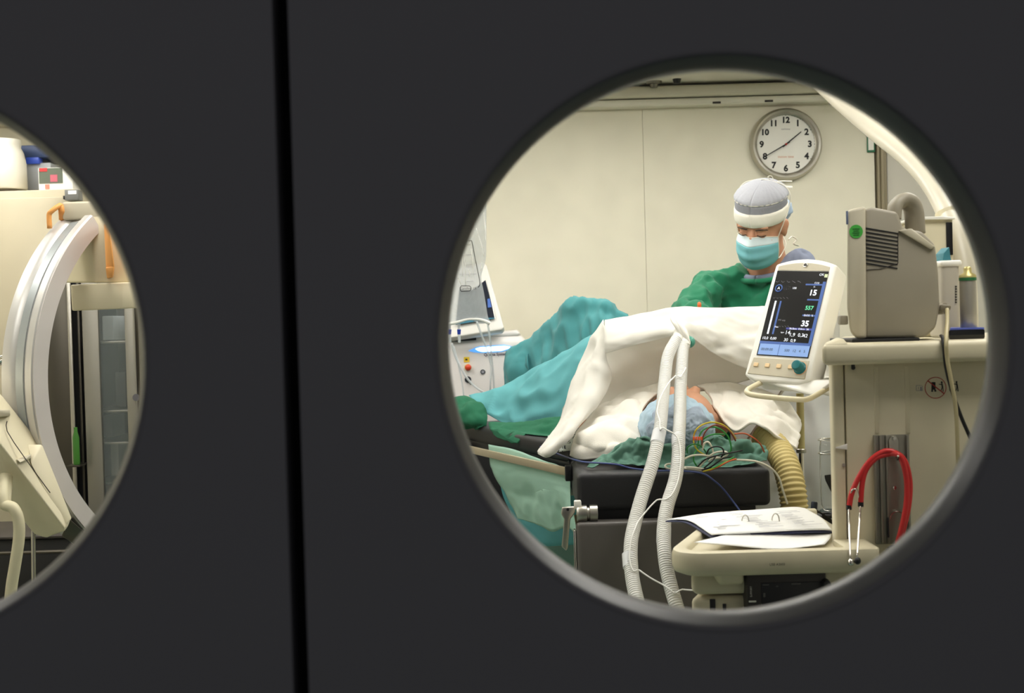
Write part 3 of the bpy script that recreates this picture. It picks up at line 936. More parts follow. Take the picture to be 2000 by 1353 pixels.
cb = CY - 0.052
def cable(name, pts, r, m, label, cat='cable', group=None, seg=8):
    return make(name, B().tube([P(*q) for q in pts], r, seg, 8), m, None, label, cat, group, smooth=180)
cable('monitor_cable', [(1850, 604, MY - 0.014), (1850, 630, MY - 0.05), (1848, 664, cb - 0.012), (1850, 700, cb - 0.014), (1858, 745, cb - 0.014), (1867, 800, cb - 0.013), (1871, 900, cb - 0.004), (1872, 1000, cb + 0.01)],
      0.0038, mat('cable_beige', (188, 176, 136), 0.5), 'beige cable hanging from the patient monitor plug down the side panel')
cable('power_cable', [(1838, 656, MY - 0.035), (1842, 664, cb - 0.003), (1847, 712, cb - 0.001), (1857, 755, cb - 0.001), (1875, 808, cb - 0.001), (1895, 855, cb), (1925, 930, cb), (1940, 1000, cb)],
      0.0036, M_BLACKPL, 'black cable hanging over the edge of the beige worktop')

# ---- other devices on the worktop
dv = empty('gas_module', (P(1850, 670, 2.8).x, 2.88, zt), 'pale beige module with a dark display edge standing behind the patient monitor', 'medical device')
make('module_case', B().box(P(1800, 540, 2.87).x, P(1864, 540, 2.87).x, 2.87, 3.05, zt - 0.0005, P(1832, 424, 2.87).z, 0.006, 3), M_BEIGE, dv)
make('module_display', B().pbox(1849, 434, 1861, 498, 2.866, 2.871, 0.001), M_SCREEN, dv)
make('module_lid', B().prism([P(x_, y_, 2.86) for x_, y_ in ((1790, 424), (1840, 422), (1866, 424), (1866, 428), (1790, 429))], (0, 0.2, 0), 0.001, 1), M_WHITEPL, dv)
vp = empty('vaporizer', (P(1855, 668, 2.7).x, 2.74, zt), 'grey rounded vaporizer box beside the grey canister', 'vaporizer')
make('vaporizer_body', B().box(P(1840, 590, 2.75).x, P(1876, 590, 2.75).x, 2.75, 2.84, zt - 0.0005, P(1857, 514, 2.75).z, 0.008, 4), mat('vap_grey', (178, 172, 158), 0.45), vp)
make('vaporizer_cap', B().pbox(1837, 508, 1880, 520, 2.746, 2.845, 0.005, 3), M_WHITEPL, vp)
for k in range(7):
    make('scale_mark', B().pbox(1866, 558 + k * 5.2, 1869, 560.4 + k * 5.2, 2.748, 2.751), M_INK, vp, smooth=0)
cn = empty('spray_canister', (P(1892, 640, 2.64).x, 2.64, P(1892, 641, 2.64).z), 'grey metal canister with a green and gold band on the black box', 'canister')
cb0 = P(1892, 641, 2.64)
hcan = P(1892, 540, 2.64).z - cb0.z
make('can_body', B().lathe(cb0, [(0, 0), (0.015, 0), (0.016, 0.002), (0.016, hcan - 0.010), (0.0155, hcan - 0.008), (0, hcan - 0.008)]),
     mat('can_grey', (168, 164, 154), 0.32, 0.5), cn, smooth=60)
make('can_band', B().lathe(cb0, [(0, hcan - 0.008), (0.0168, hcan - 0.008), (0.0168, hcan - 0.002), (0, hcan - 0.002)]), mat('band_green', (40, 108, 62), 0.4), cn)
make('can_shoulder', B().lathe(cb0, [(0, hcan - 0.002), (0.0166, hcan - 0.002), (0.0160, hcan + 0.003), (0.008, hcan + 0.008), (0.008, hcan + 0.016), (0.005, hcan + 0.020), (0, hcan + 0.020)]),
     mat('band_gold', (196, 182, 120), 0.35, 0.4), cn, smooth=60)
bbx = empty('black_device', (P(1888, 670, 2.6).x, 2.68, zt), 'glossy black box with a blue highlight coloured onto its top edge under the grey canister', 'medical device')
make('box_body', plan([(P(1853, 658, 2.6).x, 2.60), (P(1925, 658, 2.6).x, 2.60), (P(1925, 658, 2.6).x, 2.735), (P(1853, 658, 2.6).x + 0.046, 2.735)], zt - 0.0005, P(1888, 643, 2.6).z, 0.004, 2), mat('gloss_black', (10, 10, 14), 0.15), bbx)
make('box_top', plan([(P(1857, 641, 2.6).x, 2.605), (P(1924, 641, 2.6).x, 2.605), (P(1924, 641, 2.6).x, 2.730), (P(1857, 641, 2.6).x + 0.044, 2.730)], P(1888, 643, 2.6).z - 0.001, P(1888, 640, 2.6).z), mat('blue_edge_highlight', (96, 112, 200), 0.3), bbx)  # blue highlight of the glossy top edge, put in as colour
make('teal_wedge', B().prism([P(1842, 509, 2.755), P(1843, 494, 2.755), P(1854, 482, 2.755), P(1858, 509, 2.755)], (0, 0.05, 0), 0.001, 1),
     mat('teal_card', (60, 130, 144), 0.6), vp)

# ================================================================== VENTILATOR DISPLAY
VS = 3.15 / 3.5233
VC = Vector((0.74822, 3.52312, -0.01234)) * VS + Vector((0, 0, EYE))
VU, VV, VN = Vector((0.770, -0.635, -0.060)), Vector((0.306, 0.285, 0.909)), None
VU.normalize(); VV = (VV - VU * VV.dot(VU)).normalized(); VN = VU.cross(VV)
def V(u, v, n=0.0):
    return VC + VU * u + VV * v + VN * n
sw, sh = 0.150 * VS / 2, 0.246 * VS / 2
vd = empty('ventilator_display', V(0, -0.2, -0.05), 'white ventilator display with a dark portrait screen, teal knob and loop handle', 'monitor')
def arch(x0, x1, y0, y1, bow, n=12):
    pts = [(x0, y0), (x1, y0), (x1, y1)]
    for k in range(1, n):
        t = k / n
        pts.append((x1 + (x0 - x1) * t, y1 + bow * 4 * t * (1 - t)))
    pts.append((x0, y1))
    return pts
cs = [(-sw - 0.020, -sh - 0.052), (-sw + 0.01, -sh - 0.064), (sw - 0.01, -sh - 0.064), (sw + 0.018, -sh - 0.052)]
outl = cs + [(sw + 0.016, sh + 0.018)] + [(p[0], p[1]) for p in arch(-sw - 0.010, sw + 0.016, 0, sh + 0.018, 0.016)[3:]]
cas = make('casing', B().prism([V(u, v, -0.055) for u, v in outl], VN * 0.062, 0.006, 3), M_WHITEPL, vd, smooth=50)
back = [(u * 0.86 + 0.004, v * 0.86) for u, v in outl]
make('casing_back', B().hull([V(u, v, -0.054) for u, v in outl] + [V(u * 0.7, v * 0.75, -0.095) for u, v in outl], 0.004), M_WHITEPL, vd, smooth=60)
scr = make('screen', B().prism([V(-sw, -sh, 0.0065), V(sw, -sh, 0.0065), V(sw, sh, 0.0065), V(-sw, sh, 0.0065)], VN * 0.0022), M_SCREEN, vd, smooth=0)
top_ = [(-sw, sh + 0.002), (sw, sh + 0.002), (sw, sh + 0.012)] + [(p[0], p[1]) for p in arch(-sw, sw, 0, sh + 0.012, 0.010)[3:]]
make('top_strip', B().prism([V(u, v, 0.0065) for u, v in top_], VN * 0.0016), M_BEIGE2, vd, smooth=0)
lg = V(0.003, sh + 0.016, 0.0085)
make('emblem', B().torus(lg, 0.0050, 0.0016, VN, 24, 6), M_CHROME, vd, smooth=180)
make('emblem_disc', B().lathe(lg, [(0, 0.0), (0.0046, 0.0), (0.0046, 0.001), (0, 0.001)], VN, 20), M_DARKPL, vd)
panel = [(-sw - 0.012, -sh - 0.048), (sw + 0.004, -sh - 0.052), (sw + 0.004, -sh - 0.006), (-sw - 0.006, -sh - 0.006)]
cp = make('control_panel', B().prism([V(u, v, 0.0062) for u, v in panel], VN * 0.003, 0.001, 1), M_BEIGE2, vd)
for k in range(4):
    u = -sw + 0.006 + k * 0.030
    make('button', B().prism([V(u - 0.006, -sh - 0.030, 0.009), V(u + 0.006, -sh - 0.030, 0.009), V(u + 0.006, -sh - 0.020, 0.009), V(u - 0.006, -sh - 0.020, 0.009)], VN * 0.003, 0.001, 1),
         mat('button_cream', (236, 206, 160), 0.5), cp)
kc = V(sw - 0.014, -sh - 0.026, 0.008)
make('knob', B().lathe(kc, [(0.0155, 0.0), (0.0155, 0.003), (0.0128, 0.005), (0.0122, 0.022), (0.010, 0.025), (0, 0.026)], VN, 24), M_KNOB, vd, smooth=40)
make('knob_collar', B().lathe(kc, [(0.017, 0.0), (0.017, 0.0022), (0, 0.0022)], VN, 24), mat('collar_peach', (232, 176, 130), 0.5), cp)
SN = 0.0091
def srect(u0, v0, u1, v1, m, name='screen_field', n=SN):
    """u, v in 0..1 from the top left corner of the screen"""
    f = lambda u, v: V(-sw + 2 * sw * u, sh - 2 * sh * v, n)
    return make(name, B().poly([f(u0, v1), f(u1, v1), f(u1, v0), f(u0, v0)]), m, scr, smooth=0, keep=True)
def stext(s, u, v, size, m=None, n=SN + 0.0003, bold=0.0):
    return text(s, size, V(-sw + 2 * sw * u, sh - 2 * sh * v, n), VU, VV, m or M_SWHITE, scr, 'readout', 0.0, bold)
srect(0.02, 0.865, 0.985, 0.99, M_SBLUE2)
srect(0.0, 0.835, 1.0, 0.865, M_SBLUE)
srect(0.94, 0.12, 1.0, 0.835, M_SBLUE)
srect(0.94, 0.03, 1.0, 0.07, mat('screen_lime', (190, 200, 160), 0.4, emit=0.4))
srect(0.405, 0.865, 0.415, 0.99, M_SBLUE, n=SN + 0.0003)
srect(0.10, 0.36, 0.135, 0.75, M_SWHITE)
srect(0.20, 0.36, 0.235, 0.75, M_SBLUE)
for k, (a, c_) in enumerate(((0.72, 0.325), (0.70, 0.508), (0.62, 0.148))):
    srect(a, c_, 0.94, c_ + 0.018, M_SBLUE)
srect(0.45, 0.665, 0.94, 0.688, mat('screen_indigo', (58, 62, 140), 0.4, emit=0.35))
stext('OK', 0.885, 0.04, 0.0085)
stext('15', 0.80, 0.255, 0.020, bold=0.0006)
stext('557', 0.80, 0.432, 0.014, M_SGREEN, bold=0.0004)
stext('35', 0.79, 0.615, 0.020, bold=0.0006)
stext('14', 0.50, 0.725, 0.014)
stext('1,9  0,3', 0.68, 0.748, 0.0125)
stext('42', 0.85, 0.752, 0.0125)
stext('30', 0.50, 0.81, 0.011)
stext('0,9', 0.64, 0.815, 0.011)
stext('10,0  0,00', 0.17, 0.80, 0.0095)
stext('100', 0.42, 0.205, 0.0075)
stext('bpm', 0.40, 0.725, 0.005)
stext('36.0mv  0.0mv  36', 0.70, 0.677, 0.0068)
stext('MV exp', 0.33, 0.585, 0.006, M_GREYINK)
stext('Paw', 0.26, 0.665, 0.006)
stext('CO2', 0.83, 0.138, 0.0062)
stext('Fi', 0.80, 0.185, 0.006)
stext('EtO2  %', 0.82, 0.518, 0.007)
stext('00:09.00', 0.18, 0.93, 0.009, M_INK)
stext('500   12   4   5', 0.72, 0.93, 0.009, M_INK)
c = V(-sw + 2 * sw * 0.115, sh - 2 * sh * 0.21, SN)
make('dial_ring', B().torus(c, 0.0085, 0.0016, VN, 28, 6), M_SBLUE, scr, smooth=180)
text('A', 0.010, c, VU, VV, M_SWHITE, scr, 'readout', 0.0006)
wv = B()
for (u0, v0, du, dv_) in ((0.02, 0.13, 0.5, 0.012), (0.2, 0.205, 0.14, 0.03), (0.05, 0.325, 0.3, 0.01), (0.28, 0.40, 0.03, 0.10), (0.25, 0.655, 0.25, 0.01)):
    prev = None
    for k in range(15):
        u, v = u0 + du * k / 14, v0 + dv_ * math.sin(k * 1.9) + (0.10 * k / 14 if du < 0.05 else 0)
        q0 = V(-sw + 2 * sw * u, sh - 2 * sh * v, SN + 0.0002)
        if prev is not None and k % 3:
            wv.poly([prev, q0, q0 + VV * 0.0006, prev + VV * 0.0006])
        prev = q0
make('trace', wv, M_GREYINK, scr, smooth=0)
# loop handle, shelf and arm below
hl = [(1502, 742, 3.20), (1480, 750, 3.12), (1459, 763, 3.05), (1470, 771, 3.02), (1520, 777, 2.98), (1560, 780, 2.95), (1578, 779, 2.95), (1600, 768, 3.0), (1632, 748, 3.1), (1655, 734, 3.2)]
make('loop_handle', B().tube([P(*q) for q in hl], 0.0062, 12, 8), mat('handle_cream', (224, 214, 180), 0.4), vd, smooth=180)
make('display_shelf', B().hull([P(1498, 744, 3.12), P(1590, 770, 3.02), P(1628, 742, 3.02), P(1500, 749, 3.12), P(1590, 775, 3.02), P(1628, 750, 3.02), P(1620, 735, 3.25), P(1540, 735, 3.28), P(1540, 745, 3.28), P(1620, 745, 3.25)], 0.002), M_WHITEPL, vd)
make('display_arm', B().tube([V(0.0, -0.06, -0.09), P(1632, 690, 3.20), P(1628, 706, 3.10), P(1643, 722, 2.97)], 0.016, 12, 6), M_BEIGE2, vd, smooth=180)

# ================================================================== OPERATING TABLE
tb_ = empty('operating_table', (0.40, 3.75, 0), 'operating table with black cushions and a steel side rail', 'operating table')
hx0, hx1 = P(1127, 950, 3.2).x, P(1506, 950, 3.2).x
hz1, hz0 = P(1316, 920, 3.2).z, P(1316, 993, 3.2).z
make('head_cushion', B().box(hx0, hx1, 3.2, 3.50, hz0, hz1, 0.014, 4), M_VINYL, tb_)
make('cushion_piping', B().tube([(hx0 + 0.004, 3.5, hz1 - 0.012), (hx0 + 0.006, 3.206, hz1 - 0.012), (hx1 - 0.006, 3.206, hz1 - 0.012), (hx1 - 0.004, 3.5, hz1 - 0.012)], 0.0025, 8, 1), M_VINYL, tb_)
make('body_cushion', B().box(hx0 + 0.0, hx1, 3.515, 4.40, hz0, hz1, 0.014, 4), M_VINYL, tb_)
make('table_frame', B().box(hx0 + 0.03, hx1 - 0.03, 3.24, 4.38, hz0 - 0.045, hz0, 0.005), M_BLACKPL, tb_)
# folded-down pad under the head end
px0, px1 = P(1128, 1100, 3.16).x, P(1520, 1100, 3.16).x
pz1 = P(1230, 1018, 3.16).z
make('hanging_pad', B().box(px0, px1, 3.16, 3.215, 0.60, pz1, 0.010, 3), M_VINYL_LIT, tb_)
make('pad_edge_strip', B().box(px0 - 0.007, px0 - 0.001, 3.17, 3.205, 0.62, pz1 - 0.02, 0.002), M_CHROME, tb_)
cyl_a, cyl_b = P(1126, 1003, 3.19), P(1168, 1002, 3.19)
cl = make('clamp_barrel', B().lathe(cyl_a, [(0, 0), (0.018, 0), (0.021, 0.004), (0.021, 0.024), (0.016, 0.026), (0.016, 0.03), (0.021, 0.032), (0.021, 0.05), (0, 0.052)], (1, 0, 0), 24), M_STEEL, tb_)
lev = [(1098, 991), (1122, 989), (1124, 1000), (1114, 1014), (1109, 1070), (1106, 1076), (1097, 1068), (1102, 1014), (1096, 1004)]
make('clamp_lever', B().prism([P(x, y, 3.175) for x, y in lev], (0, 0.012, 0), 0.0025, 2), M_STEEL, cl, smooth=50)
make('clamp_pin', B().cyl(P(1109, 995, 3.170), P(1109, 995, 3.178), 0.0035, 12), M_BLACKPL, cl)
make('clamp_pin', B().box(P(1122, 1000, 3.18).x, P(1136, 1000, 3.18).x, 3.18, 3.2, P(1128, 995, 3.18).z, P(1128, 978, 3.18).z, 0.003), M_WHITEPL, cl)
make('clamp_bracket', B().hull([P(1121, 1005, 3.185), P(1130, 1005, 3.185), P(1134, 1040, 3.185), P(1128, 1045, 3.185), P(1121, 1005, 3.20), P(1130, 1005, 3.20), P(1134, 1040, 3.20), P(1128, 1045, 3.20)]), mat('brass_steel', (170, 156, 120), 0.35, 0.9), cl)
make('pedestal', B().box(0.24, 0.56, 3.60, 4.05, 0.10, hz0 - 0.04, 0.03, 3), M_STEEL, tb_)
make('table_base', B().box(0.14, 0.66, 3.35, 4.30, 0.0, 0.11, 0.03, 3), M_STEEL, tb_)
make('under_panel', B().box(hx0 + 0.05, hx1 - 0.05, 3.26, 3.30, 0.70, hz0 - 0.04, 0.004), M_BLACKPL, tb_)
# arm board going out to the left
ab = empty('arm_board', P(1020, 880, 3.85), 'black padded arm board with a steel rail reaching out from the table', 'arm board')
A, Bq = P(1140, 905, 3.45), P(909, 842, 4.30)
ax = (Bq - A); ax.z = 0
L = ax.length + 0.10
ax.normalize()
pe = Vector((-ax.y, ax.x, 0))      # to the left of travel
if pe.y < 0: pe = -pe
za = 1.055
def abp(l, w, z): return A + ax * l + pe * w + Vector((0, 0, z - A.z))
def l_at(w):      # where the board meets the side of the table
    return max(0.0, (A.x + pe.x * w - (hx0 - 0.002)) / -ax.x)
make('arm_pad', B().hull([abp(l, w, z) for w in (0, 0.17) for l in (l_at(w), L) for z in (za + 0.005, za + 0.055)], 0.012, 3), M_VINYL, ab)
make('arm_board_base', B().hull([abp(l, w, z) for w in (0.01, 0.16) for l in (l_at(w), L) for z in (za - 0.012, za + 0.0055)], 0.002), M_BLACKPL, ab)
def over_pad(co, pad=0.004):
    """lift a cloth point out of the arm pad"""
    d = co - A
    w = d.x * pe.x + d.y * pe.y
    l = d.x * ax.x + d.y * ax.y
    if -0.006 < w < 0.176 and l > l_at(max(0, w)) - 0.006 and l < L + 0.006 and za - 0.02 < co.z < za + 0.055 + pad:
        if w < 0.012:
            return co - pe * (w + 0.006)
        return Vector((co.x, co.y, za + 0.055 + pad))
    return None
r0, r1 = P(1112, 922, 3.47), P(912, 876, 4.22)
dr_ = (r1 - r0)
u_ = Vector((0, 0, 0.011)); w_ = Vector((dr_.y, -dr_.x, 0)).normalized() * 0.005
make('steel_rail', B().hull([p + s * u_ + t * w_ for p in (r0, r1) for s in (-1, 1) for t in (-1, 1)], 0.002), mat('rail_steel', (196, 184, 158), 0.4, 0.6), ab)
make('rail_bracket', B().hull([r0 + Vector((dx, dy, dz)) for dx in (-0.012, hx0 - 0.0005 - r0.x) for dy in (-0.032, 0.002) for dz in (-0.02, 0.02)], 0.003), M_BLACKPL, ab)
make('rail_bracket', B().hull([abp(L * 0.90, w, z) for w in (-0.02, 0.05) for z in (za - 0.03, za - 0.008)] + [abp(L * 0.94, w, z) for w in (-0.02, 0.05) for z in (za - 0.03, za)]), M_BLACKPL, ab)
# black trolley standing behind the arm board
tr = empty('instrument_trolley', (P(940, 900, 4.75).x, 4.88, 0), 'black trolley half hidden below the arm board', 'trolley')
make('trolley_body', B().box(P(850, 900, 4.6).x, P(1010, 900, 4.6).x, 4.68, 4.98, 0.14, 1.04, 0.01), M_BLACKPL, tr)
make('trolley_top', B().box(P(845, 900, 4.6).x, P(1015, 900, 4.6).x, 4.67, 4.99, 1.04, 1.06, 0.004), M_DARKPL, tr)
for (x, y) in ((P(860, 900, 4.6).x, 4.73), (P(1000, 900, 4.6).x, 4.73), (P(860, 900, 4.6).x, 4.93), (P(1000, 900, 4.6).x, 4.93)):
    make('castor', B().lathe((x - 0.012, y, 0.05), [(0, 0), (0.05, 0), (0.05, 0.024), (0, 0.024)], (1, 0, 0), 18), M_BLACKPL, tr)
    make('trolley_leg', B().cyl((x, y, 0.09), (x, y, 0.15), 0.01), M_STEEL, tr)

# ---- sheets below the table on the left
mg = B().cloth([[(936, 868, 4.05), (995, 878, 3.85), (1060, 898, 3.66), (1112, 916, 3.52), (1136, 930, 3.48)],
                [(962, 915, 4.05), (1010, 920, 3.88), (1065, 930, 3.70), (1108, 942, 3.56), (1132, 955, 3.48)],
                [(984, 958, 4.02), (1025, 958, 3.88), (1070, 955, 3.70), (1105, 958, 3.54), (1130, 985, 3.47)],
                [(1004, 998, 4.0), (1040, 985, 3.84), (1080, 965, 3.66), (1108, 975, 3.55), (1128, 1010, 3.46)],
                [(1012, 1012, 3.98), (1045, 1022, 3.86), (1080, 1037, 3.74), (1104, 1030, 3.64), (1126, 1040, 3.5)]], 10, 10, 0.012, 7, 3)
rdir = Vector((dr_.x, dr_.y, 0)).normalized()
rp_n = Vector((-rdir.y, rdir.x, 0))
if rp_n.x < 0: rp_n = -rp_n
def hang(co):
    k = min(1.0, max(0.0, (co.z - 0.93) / 0.07))
    if k <= 0: return None
    d = co - r0
    sgn = d.x * rp_n.x + d.y * rp_n.y
    goal = min(0.013, max(0.009, sgn))
    q_ = co + rp_n * ((goal - sgn) * k)
    if q_.z > 0.932:
        if q_.x > hx0 - 0.005: q_.x = hx0 - 0.005
        if q_.y < r0.y + 0.012: q_.y = r0.y + 0.012
    return q_
push(mg, hang)
make('waste_bag', mg, M_MINT, None, 'pale mint green plastic bag hanging under the steel rail', 'bag', solid=0.0012, smooth=180)
lt = B().cloth([[(975, 935, 4.28), (1040, 950, 4.20), (1090, 960, 4.10), (1140, 965, 4.0)],
                [(985, 975, 4.26), (1040, 1000, 4.18), (1095, 1010, 4.08), (1145, 1010, 3.98)],
                [(1010, 1030, 4.25), (1050, 1045, 4.15), (1100, 1052, 4.05), (1150, 1052, 3.95)],
                [(1020, 1060, 4.24), (1060, 1066, 4.14), (1105, 1064, 4.05), (1150, 1062, 3.95)]], 9, 9, 0.010, 8, 6)
make('lower_drape', lt, M_TEAL2, None, 'light teal sheet hanging low behind the mint green bag', 'drape', solid=0.0012, smooth=180)
lt = B().cloth([[(1030, 1058, 4.42), (1090, 1058, 4.36), (1170, 1056, 4.3)],
                [(1030, 1110, 4.42), (1090, 1112, 4.36), (1170, 1115, 4.3)],
                [(1030, 1170, 4.42), (1090, 1180, 4.36), (1170, 1190, 4.3)]], 9, 9, 0.008, 6, 7)
make('floor_length_sheet', lt, mat('grey_green_sheet', (112, 148, 138), 0.85, bump=0.05, bscale=300), None,
     'grey-green sheet hanging to the ground behind the clamp lever', 'drape', solid=0.0012, smooth=180)

# ================================================================== DRAPES
sd = empty('screen_drape', P(1300, 790, 3.65), 'white surgical sheet tented over the patient as a screen', 'drape')
XS = (1181, 1245, 1305, 1332, 1354, 1400, 1450, 1520, 1620)
rowsF = [list(zip(XS, (625, 616, 604, 600, 600, 601, 601, 600, 598), (3.72,) * 9)),
         list(zip(XS, (632, 626, 617, 613, 613, 616, 618, 620, 620), (3.66, 3.65, 3.64, 3.63, 3.63, 3.64, 3.65, 3.66, 3.67))),
         list(zip(XS, (648, 640, 632, 626, 628, 640, 650, 660, 665), (3.60, 3.585, 3.56, 3.54, 3.55, 3.57, 3.59, 3.60, 3.61))),
         list(zip(XS, (668, 655, 645, 636, 642, 664, 682, 700, 715), (3.57, 3.54, 3.50, 3.47, 3.49, 3.53, 3.55, 3.57, 3.58))),
         list(zip((1182, 1245, 1307, 1331, 1352, 1402, 1452, 1525, 1625), (690, 673, 658, 648, 660, 695, 718, 748, 775), (3.57, 3.535, 3.49, 3.455, 3.48, 3.53, 3.55, 3.57, 3.58)))]
make('front_flap', B().cloth(rowsF, 10, 12, 0.013, 8, 1, (1, 2.0)), M_DRAPE, sd, solid=0.0014, smooth=180)
rowsC = [[(1172, 640, 3.80), (1250, 625, 3.78), (1330, 610, 3.76), (1400, 606, 3.76), (1480, 606, 3.76), (1640, 606, 3.76)],
         [(1170, 700, 3.81), (1250, 690, 3.80), (1330, 680, 3.79), (1400, 680, 3.78), (1480, 680, 3.78), (1640, 680, 3.78)],
         [(1165, 760, 3.74), (1250, 750, 3.70), (1330, 735, 3.69), (1400, 725, 3.70), (1480, 712, 3.73), (1640, 700, 3.76)],
         [(1135, 850, 3.66), (1240, 800, 3.64), (1330, 768, 3.655), (1400, 762, 3.665), (1480, 738, 3.70), (1640, 715, 3.74)]]
make('curtain', B().cloth(rowsC, 8, 10, 0.010, 7, 2), M_DRAPE, sd, solid=0.0014, smooth=180)
rowsT = [list(zip(XS, (625, 616, 604, 600, 600, 601, 601, 600, 598), (3.72,) * 9)),
         [(x, y + 3, d) for x, y, d in zip((1178, 1245, 1305, 1332, 1354, 1400, 1450, 1520, 1620), (632, 620, 606, 602, 602, 603, 603, 602, 600), (3.79,) * 9)]]
make('top_fold', B().cloth(rowsT, 8, 4, 0.0, 5, 2), M_DRAPE, sd, solid=0.0014, smooth=180)
rowsS = [[(1180, 625, 3.72), (1180, 629, 3.69), (1181, 636, 3.64), (1182, 648, 3.60)],
         [(1152, 670, 3.74), (1163, 674, 3.66), (1175, 682, 3.60), (1185, 692, 3.575)],
         [(1120, 738, 3.72), (1145, 738, 3.60), (1170, 740, 3.56), (1193, 742, 3.585)],
         [(1103, 795, 3.65), (1128, 795, 3.52), (1152, 792, 3.50), (1171, 786, 3.53)],
         [(1080, 845, 3.56), (1100, 846, 3.44), (1118, 843, 3.43), (1132, 832, 3.47)],
         [(1052, 876, 3.50), (1068, 880, 3.41), (1085, 878, 3.41), (1100, 866, 3.44)],
         [(1050, 886, 3.49), (1062, 892, 3.42), (1074, 892, 3.42), (1084, 884, 3.45)]]
make('side_flap', B().cloth(rowsS, 10, 8, 0.011, 9, 4), M_DRAPE, sd, solid=0.0014, smooth=180)
fr_ = empty('drape_frame', (0.45, 3.725, hz1), 'thin steel frame holding up the white sheet', 'frame')
fa, fb_ = P(1190, 634, 3.74), P(1612, 608, 3.74)
fb_.z = fa.z = min(fa.z, fb_.z) - 0.006
lx_, rx_ = hx0 - 0.006, hx1 + 0.006
make('frame_bar', B().tube([Vector((lx_, 3.74, 0.945)), Vector((lx_, 3.74, 1.19)), Vector((fa.x, 3.74, fa.z - 0.01)), Vector((fa.x + 0.015, 3.74, fa.z)), Vector((fb_.x - 0.02, 3.74, fb_.z)),
                            Vector((fb_.x, 3.74, fb_.z - 0.02)), Vector((rx_, 3.74, 1.04)), Vector((rx_, 3.74, 0.945))], 0.005, 10, 1), M_STEEL, fr_)
for x_a, x_b in ((lx_ - 0.009, hx0 + 0.031), (hx1 - 0.031, rx_ + 0.009)):
    make('frame_clamp', B().box(x_a, x_b, 3.725, 3.755, 0.948, hz0 - 0.001, 0.002), M_STEEL, fr_)
# sheet hanging behind the chrome post on the right
hs = B().cloth([[(1425, 722, 3.98), (1540, 740, 3.96), (1600, 745, 3.95), (1680, 745, 3.95)],
                [(1425, 800, 4.0), (1545, 805, 3.96), (1600, 815, 3.92), (1680, 815, 3.92)],
                [(1428, 880, 3.98), (1550, 885, 3.94), (1605, 880, 3.90), (1680, 880, 3.9)],
                [(1430, 960, 3.98), (1560, 965, 3.93), (1610, 960, 3.90), (1680, 960, 3.9)],
                [(1432, 1060, 3.98), (1570, 1060, 3.93), (1620, 1060, 3.90), (1680, 1060, 3.9)]], 8, 8, 0.014, 6, 9)
make('hanging_sheet', hs, mat('grey_white_sheet', (206, 208, 204), 0.7, bump=0.05, bscale=200), None,
     'grey-white sheet hanging behind the khaki and chrome post', 'drape', solid=0.0014, smooth=180)

# teal leg drape: tent over the raised knee and the lighter flap in front
kd = empty('leg_drape', P(1100, 780, 4.4), 'teal surgical drape tented over the patient\'s raised knee', 'drape')
rowsK = [[(1008, 745, 5.0), (1055, 700, 4.95), (1100, 665, 4.85), (1135, 640, 4.78), (1165, 640, 4.72), (1200, 650, 4.68), (1240, 660, 4.64)],
         [(992, 688, 4.82), (1040, 655, 4.74), (1085, 617, 4.62), (1118, 591, 4.52), (1150, 583, 4.46), (1186, 593, 4.42), (1226, 615, 4.38)],
         [(986, 702, 4.76), (1036, 680, 4.66), (1084, 648, 4.54), (1122, 620, 4.44), (1156, 610, 4.38), (1194, 620, 4.34), (1234, 635, 4.32)],
         [(990, 732, 4.72), (1040, 712, 4.60), (1088, 688, 4.48), (1126, 665, 4.38), (1160, 655, 4.32), (1200, 655, 4.28), (1244, 660, 4.27)],
         [(1004, 765, 4.70), (1050, 752, 4.57), (1094, 738, 4.44), (1130, 722, 4.34), (1165, 705, 4.27), (1205, 695, 4.23), (1252, 695, 4.23)]]
make('knee_tent', B().cloth(rowsK, 10, 12, 0.019, 7, 12, (2.2, 0.7)), M_TEAL, kd, solid=0.0012, smooth=180)
cuff = B().cloth([[(990, 690, 4.86), (1004, 678, 4.84), (1020, 684, 4.78), (1034, 676, 4.72)],
                  [(984, 720, 4.80), (1000, 706, 4.74), (1016, 712, 4.70), (1030, 700, 4.64)],
                  [(985, 745, 4.78), (1000, 748, 4.72), (1018, 742, 4.68), (1034, 735, 4.62)],
                  [(986, 790, 4.80), (1002, 790, 4.74), (1020, 785, 4.70), (1040, 780, 4.66)]], 8, 8, 0.010, 14, 5)
make('gathered_end', cuff, M_TEAL, kd, solid=0.0012, smooth=180)
rowsL = [[(916, 773, 4.36), (975, 757, 4.30), (1040, 722, 4.20), (1100, 690, 4.08), (1165, 652, 3.98), (1220, 650, 3.95)],
         [(922, 780, 4.30), (980, 776, 4.22), (1044, 745, 4.11), (1100, 715, 4.0), (1162, 682, 3.92), (1220, 680, 3.9)],
         [(932, 793, 4.26), (990, 800, 4.17), (1048, 778, 4.04), (1100, 752, 3.94), (1160, 722, 3.89), (1215, 700, 3.89)],
         [(942, 806, 4.22), (1000, 832, 4.12), (1050, 830, 4.0), (1096, 818, 3.92), (1150, 782, 3.87), (1200, 748, 3.87)]]
make('front_flap', B().cloth(rowsL, 12, 12, 0.020, 6.5, 21), M_TEAL2, kd, solid=0.0012, smooth=180)
